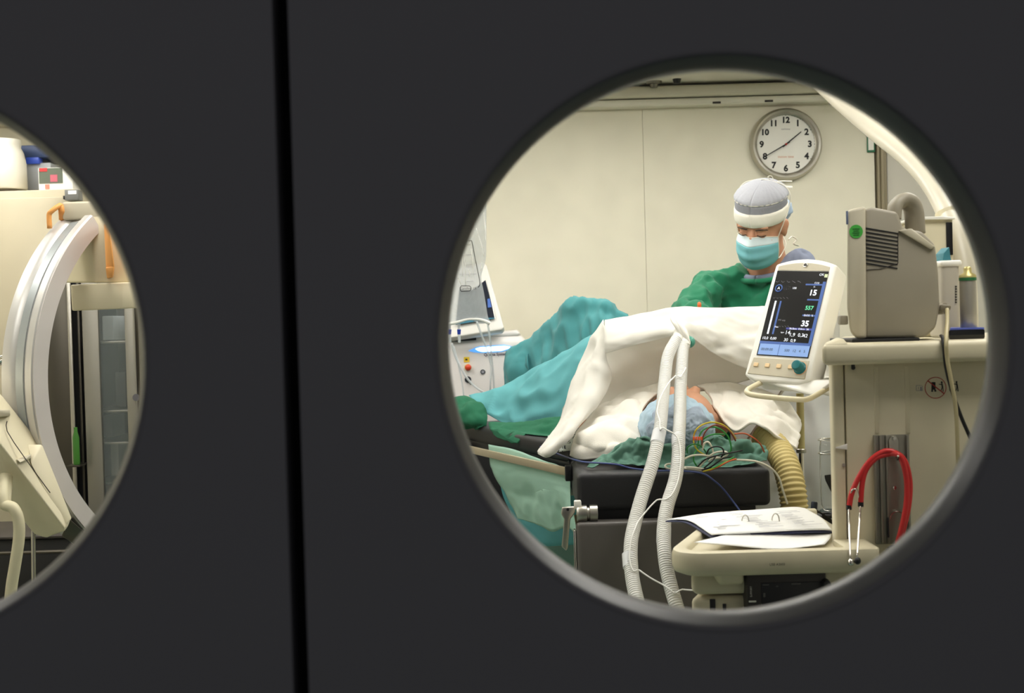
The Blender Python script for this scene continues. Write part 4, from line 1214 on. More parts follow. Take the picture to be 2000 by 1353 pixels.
# dark green cloths on the arm board
g1 = B().cloth([[(880, 780, 4.36), (905, 774, 4.34), (928, 782, 4.28), (950, 800, 4.22)],
                [(878, 800, 4.30), (902, 796, 4.24), (930, 800, 4.20), (952, 815, 4.18)],
                [(878, 822, 4.26), (905, 822, 4.20), (930, 825, 4.17), (950, 833, 4.17)],
                [(885, 838, 4.30), (910, 838, 4.24), (932, 838, 4.20), (950, 842, 4.20)]], 8, 8, 0.012, 16, 31)
make('green_cloth', push(g1, over_pad), M_DKGREEN, None, 'crumpled dark green cloth on the far end of the arm board', 'cloth', solid=0.0015, smooth=180)
g2 = B().cloth([[(955, 825, 4.14), (1010, 825, 4.02), (1060, 818, 3.90), (1110, 812, 3.82)],
                [(955, 832, 4.10), (1010, 840, 3.96), (1060, 838, 3.85), (1112, 830, 3.78)],
                [(962, 842, 4.06), (1010, 858, 3.92), (1060, 860, 3.80), (1110, 850, 3.74)],
                [(975, 848, 4.05), (1015, 866, 3.90), (1058, 870, 3.78), (1105, 862, 3.72)]], 8, 8, 0.010, 14, 33)
make('green_cloth', push(g2, over_pad), M_DKGREEN, None, 'dark green cloth bunched under the light teal flap of the leg drape', 'cloth', solid=0.0015, smooth=180)

# ================================================================== PATIENT
pt = empty('person', (0.40, 3.9, hz1), 'patient lying on the operating table under drapes, wearing a pale blue bouffant cap', 'person')
hc = P(1341, 822, 3.47)
pb = B()
pb.ball(hc, 0.076, 0.105, 0.080)
pb.ball(hc + Vector((0, 0.07, 0.012)), 0.058, 0.07, 0.07)
pb.tube([hc + Vector((0, 0.06, 0.075)), hc + Vector((0, 0.085, 0.105)), hc + Vector((0, 0.105, 0.085))], [0.012, 0.016, 0.010], 8, 4)   # nose
for s in (-1, 1):
    pb.ball(hc + Vector((s * 0.080, 0.02, -0.01)), 0.012, 0.026, 0.030, seg=12, rings=8)     # ears
    pb.ball(hc + Vector((s * 0.030, 0.035, 0.080)), 0.018, 0.012, 0.010, seg=12, rings=8)    # brows
zbk = hz1 + 0.10
nk = Vector((hc.x, 3.60, hz1 + 0.085))
pv = Vector((0.40, 4.14, hz1 + 0.10))
pb.tube([hc + Vector((0, 0.06, -0.01)), nk, Vector((0.40, 3.70, hz1 + 0.09))], [0.058, 0.056, 0.075], 14, 4)
pb.ball(Vector((0.40, 3.80, zbk - 0.02)), 0.175, 0.10, 0.075)
pb.ball(Vector((0.40, 3.93, zbk - 0.01)), 0.16, 0.17, 0.088)
pb.ball(pv, 0.17, 0.14, 0.100)
for s in (-1, 1):
    sh_ = Vector((0.40 + s * 0.160, 3.78, zbk - 0.035))
    hip = Vector((0.40 + s * 0.085, 4.18, hz1 + 0.105))
    kn = Vector((0.285, 4.56, 1.34)) if s < 0 else Vector((0.54, 4.50, 1.36))
    an = P(1062, 735, 4.80) if s < 0 else Vector((0.52, 4.84, 1.16))
    pb.tube([hip, hip.lerp(kn, 0.5) + Vector((0, 0, 0.01)), kn], [0.084, 0.072, 0.052], 14, 5)
    pb.tube([kn, kn.lerp(an, 0.35) + Vector((0, 0, -0.02)), an], [0.056, 0.056, 0.036], 14, 5)
    pb.tube([an, an + Vector((-0.01, 0.04, -0.02)), an + Vector((-0.04, 0.10, 0.0))], [0.038, 0.040, 0.022], 12, 4)
    if s < 0:
        el, wr = Vector((0.215, 4.00, zbk - 0.05)), Vector((0.24, 4.20, hz1 + 0.06))
    else:
        el, wr = Vector((0.585, 3.98, zbk - 0.04)), Vector((0.56, 4.22, hz1 + 0.06))
    pb.tube([sh_, sh_.lerp(el, 0.5), el], [0.055, 0.048, 0.040], 12, 4)
    pb.tube([el, el.lerp(wr, 0.4), wr], [0.040, 0.040, 0.027], 12, 4)
    dh = (wr - el).normalized()
    sdv = dh.cross(Vector((0, 0, 1))).normalized()
    pb.ball(wr + dh * 0.05, 0.040, 0.045, 0.020, seg=14, rings=8)
    for k in range(4):
        o = sdv * (k - 1.5) * 0.019
        pb.tube([wr + dh * 0.07 + o, wr + dh * 0.12 + o, wr + dh * (0.16 - abs(k - 1.3) * 0.01) + o - Vector((0, 0, 0.012))], [0.010, 0.009, 0.007], 8, 3)
    pb.tube([wr + dh * 0.03 + sdv * 0.03 * s, wr + dh * 0.07 + sdv * 0.055 * s, wr + dh * 0.10 + sdv * 0.06 * s], [0.012, 0.010, 0.008], 8, 3)
make('body', pb, M_SKIN, pt, remesh=0.0075, relax=4, smooth=180)
# bouffant cap: crinkled dome pulled over the crown
def crinkle(c, rx, ry, rz, amp, freq, seed, ax_y=-1, cut=0.25, nu=56, nv=26, pleat=0.0, npl=24, ragged=0.0):
    b = B()
    rows = []
    for i in range(nv + 1):
        row = []
        for j in range(nu):
            a = 2 * math.pi * j / nu
            t = (math.pi / 2 + cut) * i / nv * (1 + ragged * noise.noise(Vector((math.cos(a) * 2.2, math.sin(a) * 2.2, 4.0))))   # 0 at the tip
            d = Vector((math.sin(t) * math.cos(a), ax_y * math.cos(t), math.sin(t) * math.sin(a)))
            q = d * freq + Vector((seed, seed * 2, 0))
            k = 1 + amp * (noise.noise(q) + 0.7 * (1 - 2 * abs(noise.noise(q * 2.0)))) + pleat * math.sin(a * npl) * math.sin(t)
            row.append(Vector(c) + Vector((d.x * rx, d.y * ry, d.z * rz)) * k)
        row.append(row[0])
        rows.append(row)
    return b.grid(rows)
cc = P(1321, 834, 3.43)
make('bouffant_cap', crinkle(cc, 0.096, 0.118, 0.081, 0.050, 4.6, 3, cut=0.35, nu=90, nv=44), M_CAPBLUE, pt, 'pale blue crinkled bouffant cap', smooth=180, solid=0.001)
make('hair_cap_shade', crinkle(cc + Vector((0.0, 0.0, 0.0)), 0.0978, 0.1198, 0.0826, 0.050, 4.6, 3, cut=-0.70, nu=90, nv=30, ragged=0.8), mat('cap_over_hair', (158, 172, 188), 0.8, bump=0.3, bscale=70, var=0.15, vscale=25),
     pt, 'greyer patch of the cap where hair shows through', smooth=180, solid=0.001)
cp_ = [P(1250 + 40 * 0, 0, 1)]
# patterned hospital gown sleeve
pg = B().cloth([[(1070, 852, 3.70), (1100, 838, 3.66), (1135, 835, 3.60), (1165, 840, 3.56)],
                [(1075, 868, 3.62), (1105, 858, 3.58), (1135, 855, 3.53), (1165, 858, 3.50)],
                [(1085, 884, 3.58), (1110, 880, 3.54), (1135, 878, 3.50), (1165, 875, 3.48)]], 6, 6, 0.006, 16, 3)
M_PRINT = bpy.data.materials.new('gown_print')
M_PRINT.use_nodes = True
nt = M_PRINT.node_tree
bs = nt.nodes['Principled BSDF']
bs.inputs['Roughness'].default_value = 0.9
tcn = nt.nodes.new('ShaderNodeTexCoord')
ck_ = nt.nodes.new('ShaderNodeTexVoronoi')
ck_.inputs['Scale'].default_value = 70
ck_.inputs['Randomness'].default_value = 0.25
ck_.distance = 'CHEBYCHEV'
rp_ = nt.nodes.new('ShaderNodeValToRGB')
rp_.color_ramp.interpolation = 'CONSTANT'
rp_.color_ramp.elements[0].color = srgb(58, 62, 70)
rp_.color_ramp.elements[1].position = 0.30
rp_.color_ramp.elements[1].color = srgb(196, 202, 196)
nt.links.new(tcn.outputs['Object'], ck_.inputs['Vector'])
nt.links.new(ck_.outputs['Distance'], rp_.inputs['Fac'])
nt.links.new(rp_.outputs['Color'], bs.inputs['Base Color'])
make('hospital_gown', push(pg, over_pad), M_PRINT, pt, 'grey hospital gown sleeve with a small dark print', solid=0.001, smooth=180)

# blanket around head and shoulders
bk = empty('blanket', P(1340, 880, 3.5), 'thick white blanket tucked around the patient\'s head and shoulders', 'blanket')
rowsBL = [[(1114, 890, 3.47), (1140, 897, 3.41), (1176, 893, 3.37), (1220, 888, 3.36), (1254, 880, 3.38)],
          [(1120, 862, 3.48), (1146, 868, 3.40), (1180, 866, 3.37), (1221, 864, 3.36), (1252, 862, 3.39)],
          [(1130, 838, 3.55), (1162, 832, 3.46), (1194, 828, 3.43), (1227, 832, 3.42), (1252, 838, 3.43)],
          [(1152, 812, 3.61), (1184, 796, 3.54), (1212, 788, 3.51), (1236, 792, 3.50), (1257, 796, 3.50)],
          [(1172, 792, 3.67), (1206, 776, 3.61), (1236, 766, 3.58), (1262, 763, 3.57), (1284, 768, 3.57)],
          [(1184, 788, 3.74), (1218, 770, 3.70), (1256, 758, 3.66), (1284, 751, 3.635), (1306, 752, 3.63)]]
make('shoulder_fold', B().cloth(rowsBL, 14, 14, 0.019, 8.5, 14), M_BLANKET, bk, solid=0.006, smooth=180)
rowsBR = [[(1396, 788, 3.50), (1404, 806, 3.47), (1416, 826, 3.44), (1438, 842, 3.41), (1466, 824, 3.40), (1498, 836, 3.37), (1557, 876, 3.40)],
          [(1384, 768, 3.55), (1402, 780, 3.51), (1420, 796, 3.47), (1446, 806, 3.44), (1480, 800, 3.45), (1516, 820, 3.44), (1560, 862, 3.48)],
          [(1374, 757, 3.60), (1400, 757, 3.58), (1430, 767, 3.55), (1460, 775, 3.54), (1495, 785, 3.53), (1530, 805, 3.53), (1562, 842, 3.57)],
          [(1362, 752, 3.64), (1395, 747, 3.65), (1435, 751, 3.665), (1470, 757, 3.66), (1505, 767, 3.65), (1538, 784, 3.66), (1565, 820, 3.68)]]
make('shoulder_fold', B().cloth(rowsBR, 14, 14, 0.017, 8.5, 17), M_BLANKET, bk, solid=0.006, smooth=180)
# sage green cloth on the head cushion
rowsG = [[(1146, 912, 3.26), (1195, 903, 3.27), (1262, 908, 3.25), (1330, 914, 3.235), (1400, 914, 3.23), (1455, 906, 3.24), (1498, 896, 3.26)],
         [(1152, 902, 3.285), (1205, 895, 3.29), (1265, 893, 3.28), (1330, 898, 3.27), (1400, 895, 3.26), (1455, 888, 3.27), (1500, 884, 3.28)],
         [(1195, 885, 3.32), (1228, 856, 3.325), (1266, 850, 3.295), (1325, 876, 3.285), (1392, 848, 3.295), (1438, 858, 3.31), (1492, 872, 3.31)],
         [(1200, 894, 3.37), (1236, 896, 3.36), (1275, 900, 3.34), (1330, 902, 3.34), (1392, 900, 3.34), (1438, 894, 3.36), (1490, 888, 3.37)]]
def round_head(co):
    d = co - cc
    e_ = math.sqrt((d.x / 0.104) ** 2 + (d.y / 0.127) ** 2 + (d.z / 0.094) ** 2)
    q_ = co.copy()
    if e_ < 1.0:
        q_ = cc + d / max(e_, 0.05)
        if q_.y > co.y: q_ = Vector((q_.x, co.y, q_.z))
    if q_.z < hz1 + 0.002: q_.z = hz1 + 0.002
    if q_.y < 3.206 : q_.y = 3.206
    return q_
make('sage_cloth', push(B().cloth(rowsG, 18, 18, 0.017, 24, 41), round_head), M_SAGE, None, 'crumpled sage green cloth under the patient\'s head on the black cushion', 'cloth', solid=0.0015, smooth=180)

# ================================================================== BREATHING CIRCUIT
bc = empty('breathing_circuit', P(1290, 1200, 2.85), 'pair of white corrugated breathing hoses joined at a Y piece on the sheet', 'breathing circuit')
def corr(s, r): return r * (1.0 + 0.085 * math.sin(2 * math.pi * s / 0.0056))
h1 = [(1322, 662, 3.42), (1305, 695, 3.38), (1298, 745, 3.32), (1293, 800, 3.24), (1288, 845, 3.18), (1276, 900, 3.13), (1255, 965, 3.08), (1240, 1020, 3.03),
      (1232, 1065, 2.98), (1234, 1120, 2.93), (1245, 1175, 2.87), (1265, 1240, 2.82), (1330, 1300, 2.80), (1416, 1330, 2.80)]
h2 = [(1334, 672, 3.42), (1332, 710, 3.37), (1329, 760, 3.31), (1328, 810, 3.24), (1326, 850, 3.18), (1324, 900, 3.13), (1318, 940, 3.09), (1304, 985, 3.04),
      (1297, 1025, 3.0), (1297, 1070, 2.95), (1304, 1120, 2.91), (1322, 1185, 2.86), (1345, 1240, 2.83), (1418, 1290, 2.82)]
for h in (h1, h2):
    make('hose', B().tube([P(*q) for q in h], [0.0142, 0.0150, 0.0150], 14, 10, rfun=corr, step=0.0012), M_HOSE, bc, smooth=180)
for (a, c_) in (((1288, 843, 3.18), (1283, 866, 3.16)), ((1229, 1082, 2.965), (1231, 1108, 2.945)), ((1297, 1030, 3.0), (1296, 1058, 2.97)), ((1325, 852, 3.18), (1325, 872, 3.16))):
    make('hose_cuff', B().cyl(P(*a), P(*c_), 0.0166, 18), mat('cuff_white', (226, 228, 230), 0.25), bc)
yp = B()
yp.tube([P(1322, 668, 3.42), P(1326, 652, 3.44), P(1328, 640, 3.45)], [0.0165, 0.014, 0.012], 14, 4)
yp.tube([P(1336, 676, 3.42), P(1335, 655, 3.44), P(1330, 640, 3.45)], [0.0165, 0.014, 0.012], 14, 4)
make('y_piece', yp, M_WHITEPL, bc, smooth=60)
make('filter', B().lathe(P(1346, 668, 3.45), [(0, -0.012), (0.012, -0.012), (0.015, -0.004), (0.015, 0.006), (0.010, 0.014), (0, 0.014)], (0.5, 1, 0.3), 20), mat('filter_teal', (70, 150, 130), 0.4), bc)
make('hanging_tie', B().tube([P(1336, 668, 3.425), P(1330, 650, 3.425), P(1318, 632, 3.43), P(1313, 622, 3.45), P(1317, 618, 3.455), P(1326, 632, 3.43), P(1336, 650, 3.42), P(1345, 668, 3.42), P(1340, 676, 3.415), P(1334, 672, 3.415)], 0.0055, 8, 6), M_WHITEPL, bc, smooth=180)
axes_ = [resample(cr([P(*q) for q in h], 10), 0.006) for h in (h1, h2)]
line_ = resample(cr([P(*q) for q in [(1345, 715, 3.36), (1325, 729, 3.33), (1306, 748, 3.28), (1287, 785, 3.23), (1283, 822, 3.19), (1300, 838, 3.155), (1320, 850, 3.15), (1333, 878, 3.135), (1332, 925, 3.09), (1312, 957, 3.06),
                        (1282, 977, 3.055), (1258, 1003, 3.03), (1234, 1035, 3.0), (1223, 1066, 2.965), (1225, 1090, 2.94), (1258, 1120, 2.91), (1300, 1143, 2.88), (1345, 1152, 2.86), (1408, 1152, 2.80)]], 10), 0.006)
for _ in range(3):
    for k, p in enumerate(line_):
        for hose_ in axes_:
            c_ = min(hose_, key=lambda q_: (q_ - p).length_squared)
            d = p - c_
            if d.length < 0.0196:
                d.y -= 0.012                      # keep to the near side of the hose
                p = c_ + d.normalized() * 0.0196
        line_[k] = p
line_ = [line_[0]] + [(a_ + b_ * 2 + c_) / 4 for a_, b_, c_ in zip(line_, line_[1:], line_[2:])] + [line_[-1]]
make('sampling_line', B().tube(line_, 0.0018, 8, 1), M_HOSE, None, 'thin white sampling line winding around the corrugated breathing hoses', 'tube', smooth=180)

# ================================================================== WARM-AIR HOSE, POSTS, JAR
def corr2(s, r):
    return r * (1 + 0.06 * math.sin(2 * math.pi * s / 0.0115))
yh = [(1488, 848, 3.46), (1500, 858, 3.44), (1519, 878, 3.40), (1536, 912, 3.34), (1547, 955, 3.30), (1552, 1000, 3.29), (1555, 1060, 3.29), (1557, 1140, 3.29), (1557, 1300, 3.29), (1557, 1500, 3.29), (1556, 1700, 3.29)]
make('warm_air_hose', B().tube([P(*q) for q in yh], 0.0335, 22, 10, rfun=corr2, step=0.0025), M_YHOSE, None,
     'fat yellow corrugated warm-air hose leaving the white blanket', 'hose', smooth=180)
ps = empty('drip_stand', (P(1564, 900, 3.75).x, 3.75, 0), 'khaki and chrome post standing behind the yellow hose', 'stand')
pX, pY = P(1563, 800, 3.75).x, 3.75
make('khaki_sleeve', B().cyl((pX, pY, P(1564, 876, pY).z), (pX, pY, P(1561, 768, pY).z), 0.0105, 20), M_KHAKI, ps)
make('collar', B().lathe((pX, pY, P(1564, 884, pY).z), [(0, 0), (0.013, 0), (0.014, 0.002), (0.014, 0.010), (0.012, 0.012), (0, 0.012)], seg=20), M_STEEL, ps)
make('chrome_post', B().cyl((pX, pY, 0.06), (pX, pY, P(1564, 880, pY).z), 0.0072, 18), M_CHROME, ps)
make('stand_base', B().lathe((pX, pY, 0.0), [(0, 0), (0.10, 0), (0.10, 0.012), (0.03, 0.05), (0.012, 0.07), (0, 0.07)]), M_DARKSTEEL, ps, smooth=50)
jr = empty('suction_jar', P(1622, 1000, 3.12), 'clear suction jar in a wire holder beside the beige machine', 'jar')
jc = P(1626, 992, 3.12)
jh = P(1626, 862, 3.12).z - jc.z
make('jar_body', B().lathe(jc, [(0, 0), (0.022, 0.001), (0.027, 0.008), (0.027, jh * 0.93), (0.022, jh), (0.0, jh)], seg=28), M_JAR, jr, smooth=50)
for yy in (858, 884):
    c = P(1626, yy, 3.12)
    make('wire_ring', B().torus((jc.x, jc.y, c.z), 0.0295, 0.0018, (0, 0, 1), 28, 6), M_CHROME, jr, smooth=180)
make('wire_frame', B().tube([P(1603, 858, 3.12), P(1602, 880, 3.12), P(1603, 940, 3.12), P(1607, 990, 3.12), P(1622, 998, 3.10), P(1650, 998, 3.10)], 0.0016, 8, 4), M_CHROME, jr, smooth=180)
make('wire_frame', B().tube([P(1603, 858, 3.12), P(1640, 855, 3.12), P(1652, 854, 3.12)], 0.0016, 8, 2), M_CHROME, jr, smooth=180)
make('valve', B().hull([P(1610, 928, 3.08), P(1622, 926, 3.08), P(1632, 932, 3.08), P(1632, 962, 3.08), P(1624, 962, 3.08), P(1622, 942, 3.08), P(1612, 938, 3.08)] +
                       [P(1610, 928, 3.10), P(1632, 932, 3.10), P(1632, 962, 3.10), P(1612, 938, 3.10)], 0.001, 1), M_BLACKPL, jr)
make('cap_knob', B().lathe(P(1590, 990, 3.05), [(0, -0.012), (0.006, -0.012), (0.0075, -0.009), (0.0075, 0.010), (0.006, 0.013), (0, 0.013)], (0.1, 0, 1), 16), mat('navy_plastic', (26, 36, 54), 0.4), jr)
make('jar_foot', B().lathe(P(1626, 1000, 3.12), [(0, -0.01), (0.03, -0.01), (0.032, 0), (0.028, 0.006), (0, 0.006)], seg=20), mat('foot_dark_green', (46, 62, 56), 0.5), jr)

# ================================================================== ECG LEADS
el_ = empty('ecg_lead_set', P(1400, 915, 3.2), 'tangle of coloured monitoring leads with an orange clip on the sage cloth', 'cable')
def Z(x, y, d=3.2): return P(1120 + x / 4.545, 720 + y / 4.545, d)
LEADS = [('yellow', (206, 186, 40), [(1065, 640), (1072, 580), (1100, 530), (1160, 490), (1240, 475), (1330, 500), (1400, 560), (1440, 620)]),
         ('yellow', (206, 186, 40), [(1065, 620), (1075, 680), (1110, 730), (1180, 770), (1240, 790)]),
         ('green', (44, 150, 62), [(1105, 700), (1115, 610), (1150, 545), (1230, 515), (1310, 540), (1370, 600), (1398, 680), (1390, 735), (1330, 765)]),
         ('green', (44, 150, 62), [(1150, 625), (1200, 595), (1260, 580), (1340, 582)]),
         ('green', (30, 120, 50), [(1010, 745), (1012, 700), (1060, 670), (1120, 678), (1170, 730), (1200, 800)]),
         ('green', (44, 150, 62), [(1100, 870), (1070, 820), (1072, 760), (1110, 690)]),
         ('brown', (126, 54, 36), [(1140, 690), (1148, 610), (1190, 535), (1260, 500), (1340, 520), (1400, 570), (1440, 640)]),
         ('brown', (180, 84, 40), [(1430, 578), (1520, 575), (1600, 615), (1660, 670), (1695, 740)]),
         ('white', (232, 228, 210), [(1145, 720), (1160, 665), (1195, 650), (1225, 690), (1245, 755)]),
         ('white', (232, 228, 210), [(975, 805), (1050, 772), (1130, 765), (1210, 775), (1300, 790)]),
         ('white', (232, 228, 210), [(1120, 870), (1180, 800), (1250, 748), (1330, 735), (1370, 752), (1330, 785), (1230, 800), (1200, 825)]),
         ('white', (232, 228, 210), [(880, 842), (830, 848), (815, 868), (850, 888), (960, 884), (1060, 890), (1150, 905)]),
         ('white', (232, 228, 210), [(960, 875), (1060, 876), (1160, 892)]),
         ('white', (232, 228, 210), [(1300, 815), (1440, 808), (1600, 818), (1700, 850), (1780, 905), (1830, 980), (1860, 1080), (1900, 1200)]),
         ('black', (20, 20, 22), [(1180, 765), (1205, 712), (1265, 690), (1320, 705), (1332, 750), (1300, 800)]),
         ('black', (20, 20, 22), [(1100, 872), (1170, 805), (1290, 765), (1400, 745), (1500, 725)]),
         ('black', (20, 20, 22), [(1140, 900), (1220, 870), (1320, 800), (1400, 780)]),
         ('black', (20, 20, 22), [(1160, 880), (1230, 820), (1260, 780)]),
         ('yellow', (206, 186, 40), [(1150, 912), (1240, 885), (1330, 840), (1420, 795)]),
         ('green', (60, 160, 60), [(1180, 905), (1260, 872), (1340, 830), (1425, 785)]),
         ('orange', (206, 96, 40), [(1200, 905), (1290, 868), (1370, 825), (1445, 800)])]
for i, (nm, rgb, pts) in enumerate(LEADS):
    d0 = 3.215 - 0.0018 * i
    m = mat('lead_%s_%d_%d' % (nm, rgb[0], rgb[1]), rgb, 0.45)
    n = len(pts)
    make('lead_wire', B().tube([Z(x, y, d0 - 0.012 * math.sin(math.pi * k / max(1, n - 1))) for k, (x, y) in enumerate(pts)], 0.0019 if nm != 'white' else 0.0024, 8, 6), m, el_, smooth=180)
for k in range(4):
    make('clip', B().hull([Z(1060 + k * 22, 602, 3.19), Z(1078 + k * 22, 602, 3.19), Z(1078 + k * 22, 636, 3.19), Z(1060 + k * 22, 636, 3.19),
                           Z(1060 + k * 22, 602, 3.205), Z(1078 + k * 22, 602, 3.205), Z(1078 + k * 22, 636, 3.205), Z(1060 + k * 22, 636, 3.205)], 0.001, 1),
         mat('clip_orange', (232, 92, 30), 0.5), el_)
cable('blue_cable', [(1055, 872, 3.62), (1100, 890, 3.5), (1135, 901, 3.34), (1170, 904, 3.215), (1205, 907, 3.185), (1232, 914, 3.182), (1275, 919, 3.18), (1315, 919, 3.178), (1352, 921, 3.178), (1376, 926, 3.18), (1394, 938, 3.182), (1410, 952, 3.185),
                     (1428, 974, 3.182), (1447, 1000, 3.145), (1470, 1035, 3.12), (1490, 1080, 3.08)], 0.0022, mat('cable_blue', (54, 70, 128), 0.45), 'blue cable running along the front of the black head cushion')

# ================================================================== SURGEON
sg_ = empty('person', (P(1485, 600, 4.5).x, 4.5, 0), 'surgeon in a green gown, mask and grey cap, head bowed over the operating table', 'person')
HC = P(1487, 436, 4.40)
yaw, pit, rol = math.radians(33), math.radians(24), math.radians(-9)
hf = Vector((-math.sin(yaw) * math.cos(pit), -math.cos(yaw) * math.cos(pit), -math.sin(pit)))
hu = (Vector((0, 0, 1)) - hf * hf.z).normalized()
hu = Matrix.Rotation(rol, 3, hf) @ hu
hr = hf.cross(hu)
HS = 1.0
HM = Matrix(((hr.x, hf.x, hu.x, HC.x), (hr.y, hf.y, hu.y, HC.y), (hr.z, hf.z, hu.z, HC.z), (0, 0, 0, 1))) @ Matrix.Scale(HS, 4)
def hp_(x, y, z): return HM @ Vector((x, y, z))
hb = B()
hb.ball((0, -0.005, 0.025), 0.076, 0.096, 0.088, HM)
hb.ball((0, 0.022, -0.035), 0.064, 0.072, 0.088, HM)
hb.ball((0, 0.052, -0.100), 0.042, 0.038, 0.028, HM)
hb.tube([hp_(0, 0.085, 0.012), hp_(0, 0.098, -0.015), hp_(0, 0.104, -0.036), hp_(0, 0.092, -0.048)], [0.0080, 0.0095, 0.012, 0.009], 10, 4)
for s in (-1, 1):
    hb.ball((s * 0.032, 0.079, 0.020), 0.024, 0.014, 0.008, HM, 14, 8)
    hb.ball((s * 0.031, 0.080, -0.001), 0.016, 0.013, 0.011, HM, 14, 8)
    hb.ball((s * 0.044, 0.055, -0.040), 0.020, 0.024, 0.024, HM, 14, 8)
    hb.ball((s * 0.077, -0.006, -0.012), 0.009, 0.020, 0.031, HM, 14, 8)
    hb.ball((s * 0.083, -0.014, 0.000), 0.006, 0.012, 0.018, HM, 12, 8)
hb.tube([hp_(-0.022, 0.082, -0.072), hp_(0, 0.092, -0.072), hp_(0.022, 0.082, -0.072)], [0.005, 0.008, 0.005], 8, 4)
NB = P(1500, 535, 4.50)
hb.tube([hp_(0, -0.030, -0.035), hp_(0, -0.028, -0.085), NB + Vector((0, 0.0, 0.0))], [0.062, 0.060, 0.070], 18, 5)
S_R, S_L = P(1388, 563, 4.47), P(1580, 558, 4.52)        # shoulders
E_R, E_L = P(1350, 614, 4.30), P(1588, 645, 4.32)        # elbows
W_R, W_L = P(1385, 668, 4.05), P(1465, 668, 4.06)        # wrists
chest = NB + Vector((0.0, 0.02, -0.20))
belly = NB + Vector((0.01, 0.05, -0.42))
hips = NB + Vector((0.01, 0.10, -0.66))
hb.ball(chest, 0.165, 0.105, 0.20)
hb.ball(belly, 0.145, 0.10, 0.20)
hb.ball(hips, 0.155, 0.105, 0.13)
def hand_(b, wr, el, side):
    dh = (wr - el).normalized()
    sdv = dh.cross(Vector((0, 0, 1))).normalized()
    upv = sdv.cross(dh)
    b.ball(wr + dh * 0.045, 0.036, 0.040, 0.022, seg=14, rings=8)
    for k, ln in enumerate((0.075, 0.085, 0.08, 0.062)):
        o = sdv * (k - 1.5) * 0.019 * -side
        b.tube([wr + dh * 0.06 + o, wr + dh * 0.10 + o, wr + dh * (0.09 + ln * 0.5) + o - upv * 0.015, wr + dh * (0.08 + ln * 0.55) + o - upv * 0.040],
               [0.0095, 0.009, 0.0085, 0.007], 8, 3)
    b.tube([wr + dh * 0.02 + sdv * 0.025 * side, wr + dh * 0.06 + sdv * 0.048 * side, wr + dh * 0.09 + sdv * 0.045 * side - upv * 0.015], [0.012, 0.010, 0.008], 8, 3)
for S, E_, W, sd_ in ((S_R, E_R, W_R, 1), (S_L, E_L, W_L, -1)):
    hb.tube([S, S.lerp(E_, 0.5), E_], [0.036, 0.034, 0.030], 12, 4)
    hb.tube([E_, E_.lerp(W, 0.4), W], [0.030, 0.030, 0.026], 12, 4)
    hand_(hb, W, E_, sd_)
for s in (-1, 1):
    h0 = hips + Vector((s * 0.085, 0, -0.05))
    k0 = Vector((h0.x + s * 0.01, h0.y - 0.02, 0.50))
    a0 = Vector((h0.x + s * 0.02, h0.y + 0.02, 0.09))
    hb.tube([h0, h0.lerp(k0, 0.5), k0], [0.085, 0.075, 0.055], 14, 4)
    hb.tube([k0, k0.lerp(a0, 0.35), a0], [0.055, 0.057, 0.038], 14, 4)
make('body', hb, M_SKIN, sg_, remesh=0.0055, relax=3, smooth=180)
for s in (-1, 1):
    ft = hips + Vector((s * 0.105, 0.02, 0))
    make('shoe', B().hull([Vector((ft.x + dx, ft.y + dy, dz)) for dx, dy, dz in ((-0.045, 0.07, 0), (0.045, 0.07, 0), (-0.05, -0.14, 0), (0.05, -0.14, 0), (-0.03, -0.19, 0), (0.03, -0.19, 0),
          (-0.04, 0.06, 0.09), (0.04, 0.06, 0.09), (-0.04, -0.02, 0.10), (0.04, -0.02, 0.10), (-0.04, -0.15, 0.05), (0.04, -0.15, 0.05))], 0.015, 3), M_WHITEPL, sg_, smooth=60)
# eyebrows, lashes and eyes looking down
for s in (-1, 1):
    make('eyebrow', B().tube([hp_(s * 0.015, 0.0945, 0.0125), hp_(s * 0.032, 0.0945, 0.0165), hp_(s * 0.052, 0.080, 0.0125)], [0.0022, 0.0028, 0.0014], 8, 5, flat=0.8), M_HAIR, sg_, smooth=180)
    make('eyelash', B().tube([hp_(s * 0.018, 0.0915, -0.0055), hp_(s * 0.032, 0.0945, -0.0075), hp_(s * 0.047, 0.0870, -0.0045)], 0.0014, 6, 5), M_HAIR, sg_, smooth=180)
# cap
CZF = lambda z: z if z < 0.066 else 0.066 + (z - 0.066) * 0.80
def rings_cap(prof, n=64, pleat=0.0, npl=30, amp=0.0, seed=0, a0=0.0, a1=2 * math.pi, fr=7):
    """prof: (z, rx, ry, yc)"""
    rows = []
    full = abs(a1 - a0 - 2 * math.pi) < 1e-6
    for (z, rx, ry, yc) in prof:
        row = []
        for j in range(n + 1):
            a = a0 + (a1 - a0) * j / n
            nz = noise.noise(Vector((math.cos(a) * fr, math.sin(a) * fr, z * 60 + seed)))
            k = 1 + pleat * abs(math.sin(a * npl * 0.5 + 2.0 * noise.noise(Vector((a * 2, seed, 0))))) + amp * nz
            row.append(hp_(math.sin(a) * rx * k, yc + math.cos(a) * ry * k, CZF(z)))
        if full:
            row[-1] = row[0]
        rows.append(row)
    return B().grid(rows)
crown = [(0.100, 0.0830, 0.0985, -0.006), (0.108, 0.0850, 0.1005, -0.007), (0.118, 0.0812, 0.0960, -0.009), (0.128, 0.0735, 0.0870, -0.011), (0.138, 0.0625, 0.0745, -0.013),
         (0.147, 0.0485, 0.0580, -0.016), (0.154, 0.0330, 0.0400, -0.018), (0.158, 0.0180, 0.0220, -0.020), (0.1595, 0.0070, 0.009, -0.020), (0.1597, 0.0005, 0.0005, -0.020)]
